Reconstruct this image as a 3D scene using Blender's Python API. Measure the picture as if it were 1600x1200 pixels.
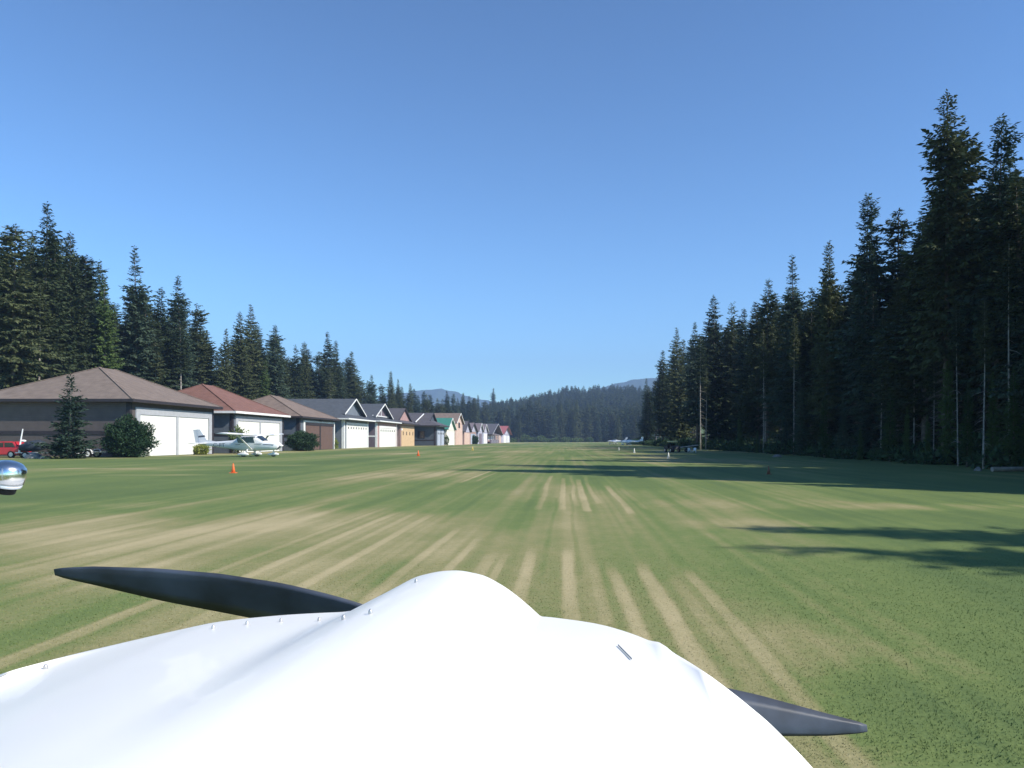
import bpy, math, random
import numpy as np
from mathutils import Vector, Matrix

for o in list(bpy.data.objects):
    bpy.data.objects.remove(o)
scene = bpy.context.scene
col = scene.collection
R = math.radians

# ------------------------------------------------------------------ camera
EYE = 1.7
cd = bpy.data.cameras.new('camera')
cam = bpy.data.objects.new('camera', cd)
col.objects.link(cam)
cam.location = (0, 0, EYE)
cam.rotation_euler = (R(90), 0, 0)
cd.sensor_width = 36
cd.lens = 27.0
cd.shift_x = -85 / 1600
cd.shift_y = 87.5 / 1600
cd.clip_start = 0.05
cd.clip_end = 20000
scene.camera = cam

# ------------------------------------------------------------------ sky and sun
SUN_EL = R(40)
SDIR = Vector((-1.0, 0.40, 0)).normalized()          # the way shadows fall
world = bpy.data.worlds.new('World')
scene.world = world
world.use_nodes = True
wn = world.node_tree
bg = wn.nodes['Background']
sky = wn.nodes.new('ShaderNodeTexSky')
sky.sky_type = 'NISHITA'
sky.sun_disc = False
sky.sun_elevation = SUN_EL
sky.sun_rotation = math.atan2(-SDIR.x, -SDIR.y)
sky.air_density = 1.0
sky.dust_density = 0.2
sky.ozone_density = 4.0
sky.altitude = 600
vm = wn.nodes.new('ShaderNodeVectorMath'); vm.operation = 'MULTIPLY'; vm.inputs[1].default_value = (.40, .40, .40)
gm = wn.nodes.new('ShaderNodeGamma'); gm.inputs[1].default_value = 1.65
vm2 = wn.nodes.new('ShaderNodeVectorMath'); vm2.operation = 'MULTIPLY'; vm2.inputs[1].default_value = (1.84, 2.12, 1.86)
wn.links.new(sky.outputs[0], vm.inputs[0]); wn.links.new(vm.outputs[0], gm.inputs[0])
wn.links.new(gm.outputs[0], vm2.inputs[0]); wn.links.new(vm2.outputs[0], bg.inputs[0])
bg.inputs[1].default_value = 0.11
sd = bpy.data.lights.new('sun', 'SUN')
sd.energy = 4.6
sd.angle = R(0.5)
sd.color = (1.0, 0.94, 0.83)
sun = bpy.data.objects.new('sun', sd)
col.objects.link(sun)
dv = Vector((SDIR.x * math.cos(SUN_EL), SDIR.y * math.cos(SUN_EL), -math.sin(SUN_EL)))
sun.rotation_euler = dv.to_track_quat('-Z', 'Y').to_euler()
sun.location = (60, -30, 80)
vs = scene.view_settings
vs.view_transform = 'Standard'
vs.look = 'None'
vs.exposure = 0.75
vs.gamma = 1.0
vs.use_curve_mapping = False
scene.cycles.max_bounces = 5
scene.cycles.diffuse_bounces = 3
scene.cycles.volume_bounces = 0

rng = np.random.default_rng(11)
random.seed(5)

# ------------------------------------------------------------------ helpers
def at(px, py, Y):
    """world point seen at photo pixel (px, py) at forward distance Y"""
    return Vector(((px - 885) / 1200 * Y, Y, EYE - (py - 687.5) / 1200 * Y))

def wx(px, Y):
    return (px - 885) / 1200 * Y

def wz(py, Y):
    return EYE - (py - 687.5) / 1200 * Y

def wy(px, X):
    return X * 1200 / (px - 885)

def tag(o, label=None, cat=None, group=None, kind=None):
    if label: o['label'] = label
    if cat: o['category'] = cat
    if group: o['group'] = group
    if kind: o['kind'] = kind
    return o

def empty(name, loc=(0, 0, 0), rz=0.0):
    o = bpy.data.objects.new(name, None)
    o.empty_display_size = 0.3
    o.location = loc
    o.rotation_euler = (0, 0, rz)
    col.objects.link(o)
    return o

class MB:
    def __init__(s):
        s.v = []; s.f = []
    def add(s, vs_, fs):
        n = len(s.v)
        s.v += [tuple(p) for p in vs_]
        s.f += [tuple(i + n for i in f) for f in fs]
        return s
    def box(s, x0, x1, y0, y1, z0, z1):
        if x0 > x1: x0, x1 = x1, x0
        if y0 > y1: y0, y1 = y1, y0
        s.add([(x0, y0, z0), (x1, y0, z0), (x1, y1, z0), (x0, y1, z0), (x0, y0, z1), (x1, y0, z1), (x1, y1, z1), (x0, y1, z1)],
              [(0, 3, 2, 1), (4, 5, 6, 7), (0, 1, 5, 4), (1, 2, 6, 5), (2, 3, 7, 6), (3, 0, 4, 7)])
        return s
    def beam(s, a, b, w, h, up=(0, 0, 1)):
        a, b = Vector(a), Vector(b)
        d = (b - a).normalized()
        sx = d.cross(Vector(up))
        if sx.length < 1e-4: sx = d.cross(Vector((1, 0, 0)))
        sx.normalize(); uz = sx.cross(d).normalized()
        vs_ = []
        for p in (a, b):
            for i, j in ((-1, -1), (1, -1), (1, 1), (-1, 1)):
                vs_.append(p + sx * (i * w / 2) + uz * (j * h / 2))
        s.add(vs_, [(0, 1, 2, 3), (7, 6, 5, 4), (0, 4, 5, 1), (1, 5, 6, 2), (2, 6, 7, 3), (3, 7, 4, 0)])
        return s
    def tube(s, pts, rad, n=8, cap=True):
        pts = [Vector(p) for p in pts]
        if not hasattr(rad, '__len__'): rad = [rad] * len(pts)
        base = len(s.v)
        for i, p in enumerate(pts):
            d = (pts[min(i + 1, len(pts) - 1)] - pts[max(i - 1, 0)]).normalized()
            a = d.cross(Vector((0, 0, 1)))
            if a.length < 1e-3: a = Vector((1, 0, 0))
            a.normalize(); b = d.cross(a)
            for k in range(n):
                t = 2 * math.pi * k / n
                s.v.append(tuple(p + (a * math.cos(t) + b * math.sin(t)) * rad[i]))
        for i in range(len(pts) - 1):
            for k in range(n):
                s.f.append((base + i * n + k, base + i * n + (k + 1) % n, base + (i + 1) * n + (k + 1) % n, base + (i + 1) * n + k))
        if cap:
            s.f.append(tuple(base + k for k in range(n))[::-1])
            s.f.append(tuple(base + (len(pts) - 1) * n + k for k in range(n)))
        return s
    def loft(s, rings, cap=True):
        base = len(s.v); n = len(rings[0])
        for r in rings: s.v += [tuple(p) for p in r]
        for i in range(len(rings) - 1):
            for k in range(n):
                s.f.append((base + i * n + k, base + i * n + (k + 1) % n, base + (i + 1) * n + (k + 1) % n, base + (i + 1) * n + k))
        if cap:
            s.f.append(tuple(base + k for k in range(n))[::-1])
            s.f.append(tuple(base + (len(rings) - 1) * n + k for k in range(n)))
        return s
    def slab(s, poly, t):
        """polygon thickened downward by t"""
        n = len(poly)
        top = [tuple(p) for p in poly]; bot = [(p[0], p[1], p[2] - t) for p in top]
        s.add(top + bot, [tuple(range(n)), tuple(range(2 * n - 1, n - 1, -1))] + [(i, n + i, n + (i + 1) % n, (i + 1) % n) for i in range(n)])
        return s
    def build(s, name, m, parent=None, smooth=False, bevel=0.0):
        me = bpy.data.meshes.new(name)
        me.from_pydata(s.v, [], s.f)
        me.update()
        o = bpy.data.objects.new(name, me)
        for mm in (m if isinstance(m, (list, tuple)) else [m]): me.materials.append(mm)
        col.objects.link(o)
        if parent: o.parent = parent
        import bmesh
        bm = bmesh.new(); bm.from_mesh(me)
        bmesh.ops.recalc_face_normals(bm, faces=bm.faces)
        bm.to_mesh(me); bm.free()
        if smooth:
            for p in me.polygons: p.use_smooth = True
        if bevel:
            b = o.modifiers.new('bevel', 'BEVEL'); b.width = bevel; b.segments = 2; b.limit_method = 'ANGLE'
        return o

def fast_mesh(name, V, F, m, smooth=False):
    """V (n,3) and F (m,k) arrays, all faces with k corners"""
    me = bpy.data.meshes.new(name)
    V = np.asarray(V, np.float32); F = np.asarray(F, np.int32)
    k = F.shape[1]
    me.vertices.add(len(V)); me.vertices.foreach_set('co', V.ravel())
    me.loops.add(F.size); me.loops.foreach_set('vertex_index', F.ravel())
    me.polygons.add(len(F))
    me.polygons.foreach_set('loop_start', np.arange(0, F.size, k, dtype=np.int32))
    me.polygons.foreach_set('loop_total', np.full(len(F), k, np.int32))
    if smooth: me.polygons.foreach_set('use_smooth', np.ones(len(F), bool))
    me.update(calc_edges=True)
    for mm in (m if isinstance(m, (list, tuple)) else [m]): me.materials.append(mm)
    return me

# ------------------------------------------------------------------ materials
def mat(name, c, rough=0.7, var=0.15, scale=3.0, spec=0.3, metal=0.0, bump=0.0, bscale=20.0, coat=0.0, dirt=None):
    m = bpy.data.materials.new(name); m.use_nodes = True
    nt = m.node_tree; b = nt.nodes['Principled BSDF']
    b.inputs['Roughness'].default_value = rough
    b.inputs['Specular IOR Level'].default_value = spec
    b.inputs['Metallic'].default_value = metal
    b.inputs['Coat Weight'].default_value = coat
    tc = nt.nodes.new('ShaderNodeTexCoord')
    no = nt.nodes.new('ShaderNodeTexNoise')
    no.inputs['Scale'].default_value = scale; no.inputs['Detail'].default_value = 6
    nt.links.new(tc.outputs['Object'], no.inputs['Vector'])
    rp = nt.nodes.new('ShaderNodeValToRGB')
    lo = [max(0, x * (1 - var)) for x in c]; hi = [min(1, x * (1 + var)) for x in c]
    if dirt: lo = dirt
    rp.color_ramp.elements[0].color = (*lo, 1); rp.color_ramp.elements[1].color = (*hi, 1)
    rp.color_ramp.elements[0].position = 0.3; rp.color_ramp.elements[1].position = 0.7
    nt.links.new(no.outputs['Fac'], rp.inputs[0])
    nt.links.new(rp.outputs[0], b.inputs['Base Color'])
    if bump:
        n2 = nt.nodes.new('ShaderNodeTexNoise'); n2.inputs['Scale'].default_value = bscale; n2.inputs['Detail'].default_value = 4
        nt.links.new(tc.outputs['Object'], n2.inputs['Vector'])
        bp = nt.nodes.new('ShaderNodeBump'); bp.inputs['Strength'].default_value = bump; bp.inputs['Distance'].default_value = 0.05
        nt.links.new(n2.outputs['Fac'], bp.inputs['Height'])
        nt.links.new(bp.outputs[0], b.inputs['Normal'])
    return m

def banded(name, c, period, axis='Z', var=0.12, rough=0.75, depth=0.6, line=0.7):
    """lap siding, shingle courses, door panels: repeating courses along one axis in metres"""
    m = mat(name, c, rough, var, 1.3)
    nt = m.node_tree; b = nt.nodes['Principled BSDF']
    tc = nt.nodes.new('ShaderNodeTexCoord'); sp = nt.nodes.new('ShaderNodeSeparateXYZ')
    nt.links.new(tc.outputs['Object'], sp.inputs[0])
    dv_ = nt.nodes.new('ShaderNodeMath'); dv_.operation = 'DIVIDE'; dv_.inputs[1].default_value = period
    nt.links.new(sp.outputs[axis], dv_.inputs[0])
    fr = nt.nodes.new('ShaderNodeMath'); fr.operation = 'FRACT'; nt.links.new(dv_.outputs[0], fr.inputs[0])
    lt = nt.nodes.new('ShaderNodeValToRGB')
    e = lt.color_ramp.elements
    e[0].position = 0.0; e[0].color = (line, line, line, 1); e[1].position = 0.14; e[1].color = (1, 1, 1, 1)
    nt.links.new(fr.outputs[0], lt.inputs[0])
    mx = nt.nodes.new('ShaderNodeMix'); mx.data_type = 'RGBA'; mx.blend_type = 'MULTIPLY'; mx.inputs[0].default_value = 1
    old = b.inputs['Base Color'].links[0].from_socket
    nt.links.new(old, mx.inputs[6]); nt.links.new(lt.outputs[0], mx.inputs[7])
    nt.links.new(mx.outputs[2], b.inputs['Base Color'])
    bp = nt.nodes.new('ShaderNodeBump'); bp.inputs['Strength'].default_value = depth; bp.inputs['Distance'].default_value = 0.03
    nt.links.new(fr.outputs[0], bp.inputs['Height']); nt.links.new(bp.outputs[0], b.inputs['Normal'])
    return m

def foliage(name, c, c2, trans=0.12, nscale=0.35):
    m = bpy.data.materials.new(name); m.use_nodes = True
    nt = m.node_tree; b = nt.nodes['Principled BSDF']
    b.inputs['Roughness'].default_value = 0.62
    b.inputs['Specular IOR Level'].default_value = 0.2
    tc = nt.nodes.new('ShaderNodeTexCoord'); oi = nt.nodes.new('ShaderNodeObjectInfo')
    no = nt.nodes.new('ShaderNodeTexNoise'); no.inputs['Scale'].default_value = nscale; no.inputs['Detail'].default_value = 5
    no.inputs['Roughness'].default_value = 0.7
    nt.links.new(tc.outputs['Object'], no.inputs['Vector'])
    ad = nt.nodes.new('ShaderNodeMath'); ad.operation = 'MULTIPLY_ADD'; ad.inputs[1].default_value = 0.5; ad.inputs[2].default_value = -0.25
    nt.links.new(oi.outputs['Random'], ad.inputs[0])
    a2 = nt.nodes.new('ShaderNodeMath'); a2.operation = 'ADD'
    nt.links.new(no.outputs['Fac'], a2.inputs[0]); nt.links.new(ad.outputs[0], a2.inputs[1])
    rp = nt.nodes.new('ShaderNodeValToRGB')
    rp.color_ramp.elements[0].position = 0.25; rp.color_ramp.elements[0].color = (*c, 1)
    rp.color_ramp.elements[1].position = 0.8; rp.color_ramp.elements[1].color = (*c2, 1)
    nt.links.new(a2.outputs[0], rp.inputs[0]); nt.links.new(rp.outputs[0], b.inputs['Base Color'])
    tr = nt.nodes.new('ShaderNodeBsdfTranslucent'); nt.links.new(rp.outputs[0], tr.inputs[0])
    mx = nt.nodes.new('ShaderNodeMixShader'); mx.inputs[0].default_value = trans
    out = nt.nodes['Material Output']
    nt.links.new(b.outputs[0], mx.inputs[1]); nt.links.new(tr.outputs[0], mx.inputs[2]); nt.links.new(mx.outputs[0], out.inputs[0])
    return m

M = {}
M['white'] = mat('white_trim_paint', (.78, .78, .76), .5, .06, 2)
M['white_door'] = banded('white_panel_door', (.80, .79, .74), .62, 'Z', .05, .5, .4, .9)
M['grey_trim'] = mat('grey_trim_paint', (.40, .41, .44), .6, .08, 2)
M['dark_trim'] = mat('dark_trim_paint', (.035, .03, .035), .6, .2, 2)
M['sid_brown'] = banded('grey_brown_siding', (.118, .098, .094), .22)
M['sid_slate'] = banded('slate_blue_siding', (.125, .145, .175), .22)
M['sid_grey'] = banded('grey_blue_siding', (.17, .195, .23), .24)
M['sid_plum'] = banded('plum_grey_siding', (.17, .135, .16), .24)
M['sid_pink'] = banded('dusty_pink_siding', (.42, .26, .24), .24)
M['sid_rose'] = banded('rose_brown_siding', (.36, .24, .22), .24)
M['sid_beige'] = banded('pinkish_beige_siding', (.62, .44, .36), .26)
M['sid_cream'] = banded('cream_siding', (.76, .72, .62), .26)
M['sid_charcoal'] = banded('charcoal_siding', (.075, .09, .115), .24)
M['sid_lilac'] = banded('lilac_grey_siding', (.42, .40, .48), .24)
M['roof_brown'] = banded('brown_grey_shingle', (.178, .14, .118), .28, 'Z', .16, .9, .5, .85)
M['roof_red'] = banded('red_brown_shingle', (.185, .095, .075), .28, 'Z', .16, .9, .5, .85)
M['roof_tan'] = banded('tan_brown_shingle', (.185, .14, .115), .28, 'Z', .16, .9, .5, .85)
M['roof_slate'] = banded('dark_slate_shingle', (.075, .085, .10), .28, 'Z', .16, .9, .5, .8)
M['roof_char'] = banded('charcoal_shingle', (.09, .085, .095), .28, 'Z', .16, .9, .5, .8)
M['roof_green'] = banded('green_metal_roof', (.05, .20, .15), .45, 'X', .08, .5, .4, .8)
M['roof_rust'] = banded('rust_red_metal_roof', (.34, .10, .09), .45, 'Y', .1, .6, .4, .8)
M['roof_dusty'] = banded('dusty_grey_shingle', (.17, .14, .15), .28, 'Z', .16, .9, .5, .85)
M['door_brown'] = banded('brown_door_panels', (.135, .085, .07), .55, 'Z', .1, .6, .4, .85)
M['door_tan'] = banded('tan_door_boards', (.60, .42, .25), .3, 'Y', .08, .6, .4, .9)
M['door_grey'] = banded('pale_grey_door_boards', (.40, .44, .52), .3, 'Y', .08, .6, .4, .9)
M['glass'] = mat('dark_window_glass', (.02, .025, .03), .1, .2, 1, .6)
M['concrete'] = mat('concrete', (.36, .35, .32), .9, .15, 1.5, .2, 0, .3, 15)
M['rock'] = mat('grey_rock', (.22, .21, .21), .9, .3, 2.5, .2, 0, .8, 4)
M['bark'] = mat('conifer_bark', (.15, .125, .105), .95, .4, 4, .1, 0, .8, 12)
M['bark_pale'] = mat('pale_birch_bark', (.30, .275, .25), .9, .45, 3, .2, 0, .4, 10)
M['needle'] = foliage('conifer_needles', (.031, .050, .024), (.105, .122, .054))
M['needle_blue'] = foliage('blue_green_needles', (.030, .056, .038), (.086, .122, .076))
M['needle_bright'] = foliage('bright_cedar_needles', (.035, .07, .02), (.10, .15, .045), .2)
M['needle_dry'] = foliage('bleached_needles', (.11, .09, .05), (.24, .20, .11))
M['shrub'] = foliage('shrub_leaves', (.020, .048, .022), (.055, .10, .042), .15, 1.2)
M['shrub_lime'] = foliage('lime_leaves', (.15, .19, .04), (.42, .42, .10), .25, 2)
M['shrub_mid'] = foliage('meadow_shrub_leaves', (.06, .10, .03), (.13, .18, .055), .2, 1)
M['cone'] = mat('orange_cone_plastic', (.80, .16, .045), .5, .08, 6, .4)
M['cone_yellow'] = mat('yellow_marker_plastic', (.75, .55, .14), .5, .08, 6, .4)
M['cone_white'] = mat('white_marker_plastic', (.72, .71, .66), .5, .06, 6, .4)
M['cone_dark'] = mat('dark_rust_cone_plastic', (.16, .07, .04), .6, .2, 6, .4)
M['plane_white'] = mat('white_aircraft_paint', (.80, .80, .82), .3, .03, 1.5, .5, 0, 0, 1, .3)
M['plane_grey'] = mat('grey_aircraft_stripe', (.10, .11, .14), .4, .1, 2, .5)
M['plane_dark'] = mat('dark_aircraft_paint', (.03, .032, .04), .5, .2, 2, .4)
M['cowl'] = mat('white_cowling_paint', (.87, .86, .82), .5, .02, 2.2, .35, 0, 0, 1, .12)
M['prop'] = mat('black_blade_paint', (.042, .052, .074), .5, .5, 9, .5)
M['chrome'] = mat('chrome', (.78, .77, .74), .22, .04, 5, .5, 1.0)
M['rubber'] = mat('rubber', (.02, .02, .02), .85, .2, 5, .2)
M['car_red'] = mat('red_car_paint', (.50, .025, .04), .3, .06, 2, .5, 0, 0, 1, .5)
M['tarp'] = mat('dark_blue_tarp', (.03, .04, .055), .6, .3, 2, .3, 0, .5, 5)
M['galv'] = mat('galvanised_metal', (.50, .50, .50), .45, .15, 4, .5, .5)
M['wood'] = mat('weathered_plank', (.45, .42, .38), .85, .2, 3, .2)
M['canopy'] = mat('pale_yellow_canopy', (.62, .50, .22), .6, .15, 4, .3)
M['plastic_white'] = mat('white_plastic', (.78, .78, .78), .4, .04, 4, .5)
M['log'] = mat('weathered_log', (.30, .27, .24), .9, .25, 3, .2, 0, .4, 10)

# ------------------------------------------------------------------ value noise
def vnoise(seed, nx=257, ny=257):
    g = np.random.default_rng(seed).random((ny, nx)).astype(np.float32)
    def f(x, y):
        xi = np.floor(x).astype(int); yi = np.floor(y).astype(int)
        fx = x - xi; fy = y - yi
        fx = fx * fx * (3 - 2 * fx); fy = fy * fy * (3 - 2 * fy)
        a = g[yi % ny, xi % nx]; b = g[yi % ny, (xi + 1) % nx]
        c = g[(yi + 1) % ny, xi % nx]; d = g[(yi + 1) % ny, (xi + 1) % nx]
        return (a * (1 - fx) + b * fx) * (1 - fy) + (c * (1 - fx) + d * fx) * fy
    return f
N1, N2, N3, N4, N5 = [vnoise(s) for s in (1, 2, 3, 4, 5)]

def sstep(a, b, x):
    t = np.clip((x - a) / (b - a), 0, 1)
    return t * t * (3 - 2 * t)

# worn wheel tracks: X, width, Y start, Y end, strength
TRACKS = [(.05, .20, 3, 11.4, .62), (.42, .16, 3, 10, .30), (.63, .19, 3, 9.7, .60), (1.03, .24, 3, 9.8, .70), (1.30, .2, 3, 9.0, .25),
          (1.55, .19, 3, 9.6, .62), (-.50, .2, 3, 11.4, .60), (-.88, .14, 3, 10.8, .45), (-1.14, .24, 3, 10.8, .5), (-1.55, .17, 3, 12.9, .6),
          (-2.1, .19, 3, 14.2, .55), (-2.55, .16, 4, 15, .28), (-3.05, .2, 4, 17, .5), (-3.5, .18, 6, 17.5, .35), (-3.95, .2, 9, 17.4, .5), (-4.5, .2, 9, 19, .4),
          (-4.32, .26, 3, 8.6, .55), (-.1, .22, 19, 34, .6), (.50, .26, 18.6, 33, .75), (-.72, .22, 19, 36, .45), (.25, .16, 20, 36, .35), (.85, .2, 21, 36, .4),
          (1.5, .24, 18, 28, .55), (1.95, .2, 19, 27, .35), (2.6, .2, 6, 14, .16), (3.3, .25, 6, 13, .12), (-4.2, .18, 31, 42, .6), (-3.7, .16, 32, 40, .5),
          (-5.6, .25, 9, 20, .35), (-6.4, .25, 9, 20, .3), (-7.4, .3, 10, 20, .3), (1.15, .16, 14, 26, .2), (-.3, .1, 10, 22, -.25), (.15, .1, 10, 24, -.25), (-1.0, .3, 14, 30, -.2)]
# broad dry patches: X, Y, half width, half length, strength
PATCHES = [(-5.0, 13.5, 4.8, 5.8, .70), (-9.5, 14.5, 4.4, 3.6, .58), (-7.5, 37.5, 4.2, 5.5, .6), (.2, 25.5, 2.0, 6.0, .28), (11.5, 19.6, 6.0, 1.3, .62),
           (5.5, 20.5, 4.0, 2.0, .35), (1.9, 6.3, .5, 1.0, .45), (2.7, 5.9, .8, .9, .3), (4.5, 15.6, 3.2, 1.1, .4), (-13, 20, 4, 1.2, .3), (-20, 37.5, 3.4, .8, .75), (-24, 44, 8, 1.2, .35),
           (-29, 46, 4.5, .9, .7), (-16.5, 41.5, 4.5, .7, .6), (-20, 52, 7, 1.6, .6), (-14, 64, 6, 2.5, .5), (-32, 63, 6, 1.6, .45), (-10, 76, 6, 5, .5), (-20, 100, 7, 7, .45),
           (-8, 110, 7, 12, .5), (2, 150, 8, 20, .45), (-20, 200, 9, 30, .45), (8, 60, 3, 6, .3), (-37, 70, 8, 2.0, .5), (-41, 100, 4, 30, .55), (-40, 160, 5, 45, .5), (-3, 7.5, 1.6, 2.0, .35),
           (-38, 250, 6, 80, .5), (-30, 420, 20, 80, .6), (0, 480, 40, 90, .5), (18, 250, 5, 30, .55), (16, 180, 4, 30, .4), (-3.5, 90, 3, 14, .3), (-1.0, 48, 3.0, 8, .25), (14, 120, 3, 8, .5)]

def dryness(x, y):
    x = np.asarray(x, float); y = np.asarray(y, float)
    w = (N1(x * .9 + 40, y * .06 + 9) - .5) * .5 + (N2(x * 3.1 + 7, y * .10 + 3) - .5) * .36
    w = w + (N3(x * .12 + 60, y * .045 + 11) - .5) * .85 + (N4(x * .45 + 20, y * .4 + 30) - .5) * .28
    w = w + (N4(x * 6.3 + 90, y * .045 + 50) - .5) * .26 + (N1(x * 11.0 + 20, y * .05 + 70) - .5) * .18
    d = .255 + w * .66 + .07 * sstep(-1.5, -5, x) * sstep(45, 20, y) - .08 * sstep(-.5, 2.5, x) * sstep(40, 20, y)
    for (cx, cy, a, b, s) in PATCHES:
        u = (x - cx) / a; v = (y - cy) / b
        r = np.sqrt(u * u + v * v) + (N5(x * .9 + cx, y * .55 + cy) - .5) * .75
        stripe = .62 + .55 * sstep(.25, .75, .6 * N2(x * 4.2 + 50, y * .05 + 80) + .4 * N5(x * 8.5 + 10, y * .06 + 33))
        d = d + .68 * s * sstep(1.25, .1, r) * stripe
    for (cx, wd, y0, y1, s) in TRACKS:
        xx = x - cx - (N3(y * .22 + cx * 31, y * 0 + 5 + cx * 7) - .5) * .11
        edge = wd * .42 * (.85 + .35 * N4(x * 9 + 3, y * 2.4))
        m = sstep(edge * 1.25, edge * .55, np.abs(xx)) * sstep(y0 - .8, y0 + .2, y) * sstep(y1 + 1.2, y1 - .5, y)
        m = m * (.62 + .5 * N1(x * 5 + cx, y * .8 + 17))
        d = d + .66 * s * m
    return np.clip(d, 0, 1)

def terrain(x, y):
    """gentle lawn near by, wooded hills beyond the far end"""
    x = np.asarray(x, float); y = np.asarray(y, float)
    z = (N3(x * .05 + 5, y * .03 + 3) - .5) * .12 * sstep(30, 90, np.hypot(x, y))
    hill = 51 * sstep(640, 1150, y) * sstep(-420, 60, x) ** 2 * (1 - .15 * sstep(60, 300, x)) * (1 + .25 * (N5(x * .006 + 3, y * .006 + 8) - .5))
    hill = hill + 14 * sstep(640, 1000, y) * sstep(-100, -500, x)
    return z + hill

# ------------------------------------------------------------------ grass material, ground
def grass_mat():
    m = bpy.data.materials.new('mown_grass'); m.use_nodes = True
    nt = m.node_tree; b = nt.nodes['Principled BSDF']
    b.inputs['Roughness'].default_value = .85; b.inputs['Specular IOR Level'].default_value = .12
    at_ = nt.nodes.new('ShaderNodeAttribute'); at_.attribute_name = 'dry'
    tc = nt.nodes.new('ShaderNodeTexCoord')
    def noise(scale, detail, stretch=None):
        n = nt.nodes.new('ShaderNodeTexNoise'); n.inputs['Scale'].default_value = scale; n.inputs['Detail'].default_value = detail
        n.inputs['Roughness'].default_value = .65
        if stretch:
            mp = nt.nodes.new('ShaderNodeMapping'); mp.inputs['Scale'].default_value = stretch
            nt.links.new(tc.outputs['Object'], mp.inputs[0]); nt.links.new(mp.outputs[0], n.inputs['Vector'])
        else:
            nt.links.new(tc.outputs['Object'], n.inputs['Vector'])
        return n.outputs['Fac']
    fine = noise(34, 7); mid = noise(6, 6, (1.0, 1.6, 1.0)); big = noise(.35, 4)
    def ma(op, a, bb, c=None):
        n = nt.nodes.new('ShaderNodeMath'); n.operation = op
        for i, q in enumerate((a, bb, c)):
            if q is None: continue
            if isinstance(q, (int, float)): n.inputs[i].default_value = q
            else: nt.links.new(q, n.inputs[i])
        return n.outputs[0]
    s = ma('MULTIPLY_ADD', ma('SUBTRACT', fine, .5), .42, at_.outputs['Fac'])
    s = ma('MULTIPLY_ADD', ma('SUBTRACT', mid, .5), .36, s)
    s = ma('MULTIPLY_ADD', ma('SUBTRACT', noise(1.7, 5, (1.3, .8, 1.0)), .5), .34, s)
    rp = nt.nodes.new('ShaderNodeValToRGB')
    e = rp.color_ramp.elements
    e[0].position = 0.0; e[0].color = (.098, .142, .050, 1)
    e[1].position = 1.0; e[1].color = (.40, .335, .19, 1)
    q = e.new(.28); q.color = (.140, .184, .060, 1)
    q = e.new(.55); q.color = (.235, .224, .100, 1)
    nt.links.new(s, rp.inputs[0])
    hs = nt.nodes.new('ShaderNodeHueSaturation')
    nt.links.new(ma('MULTIPLY_ADD', ma('SUBTRACT', fine, .5), .55, 1.0), hs.inputs['Value'])
    nt.links.new(rp.outputs[0], hs.inputs['Color'])
    nt.links.new(hs.outputs[0], b.inputs['Base Color'])
    bp = nt.nodes.new('ShaderNodeBump'); bp.inputs['Strength'].default_value = .28; bp.inputs['Distance'].default_value = .02
    nt.links.new(ma('ADD', fine, ma('MULTIPLY', mid, .8)), bp.inputs['Height']); nt.links.new(bp.outputs[0], b.inputs['Normal'])
    return m
M['grass'] = grass_mat()

def build_ground():
    xs = np.concatenate([-np.geomspace(3000, 14.2, 110), np.arange(-14, -5, .12), np.arange(-5, 3.2, .035), np.arange(3.2, 14, .12), np.geomspace(14.2, 3000, 110)])
    ys = np.concatenate([np.linspace(-400, -4, 30), np.arange(-3, 3, .5), np.geomspace(3, 6500, 330)])
    X, Y = np.meshgrid(xs, ys)
    Z = terrain(X, Y)
    V = np.stack([X, Y, Z], -1).reshape(-1, 3)
    nx, ny = len(xs), len(ys)
    i = np.arange(nx - 1)[None, :] + nx * np.arange(ny - 1)[:, None]
    F = np.stack([i, i + 1, i + 1 + nx, i + nx], -1).reshape(-1, 4)
    me = fast_mesh('ground', V, F, M['grass'], True)
    a = me.attributes.new('dry', 'FLOAT', 'POINT')
    d = dryness(X, Y)
    d = np.where(Y > 610, 0.12, d)
    a.data.foreach_set('value', d.astype(np.float32).ravel())
    o = bpy.data.objects.new('ground', me); col.objects.link(o)
    tag(o, 'mown grass runway with dry tan wheel tracks', 'grass runway', kind='structure')
build_ground()

def build_blades():
    """short grass blades over the nearest lawn"""
    n = 110000
    u = rng.random(n)
    y = 4.0 * (17 / 4.0) ** u
    x = (rng.random(n) * (1640 + 60) - 30 - 885) / 1200 * y
    keep = ~((np.abs(x + .25) < .9) & (y < 2))
    x, y = x[keep], y[keep]; n = len(x)
    d = dryness(x, y)
    h = (.008 + .014 * rng.random(n)) * (1 - .55 * d) * sstep(16.5, 7, y)
    w = (.003 + .003 * rng.random(n)) * np.clip(y / 7, .8, 1.6)
    a = rng.random(n) * 2 * np.pi
    lx = (rng.random(n) - .5) * 1.5 * h; ly = (rng.random(n) - .5) * 1.5 * h
    z0 = terrain(x, y) - .002
    p0 = np.stack([x - np.cos(a) * w, y - np.sin(a) * w, z0], -1)
    p1 = np.stack([x + np.cos(a) * w, y + np.sin(a) * w, z0], -1)
    p2 = np.stack([x + lx, y + ly, z0 + h], -1)
    V = np.stack([p0, p1, p2], 1).reshape(-1, 3)
    F = np.arange(3 * n).reshape(-1, 3)
    me = fast_mesh('grass_blades', V, F, M['grass'])
    at_ = me.attributes.new('dry', 'FLOAT', 'POINT')
    dd = np.clip(d + (rng.random(n) - .5) * .22, 0, 1)
    at_.data.foreach_set('value', np.repeat(dd, 3).astype(np.float32))
    o = bpy.data.objects.new('grass_blades', me); col.objects.link(o)
    tag(o, 'short mown grass blades on the near part of the runway', 'grass', kind='stuff')
build_blades()

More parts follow.
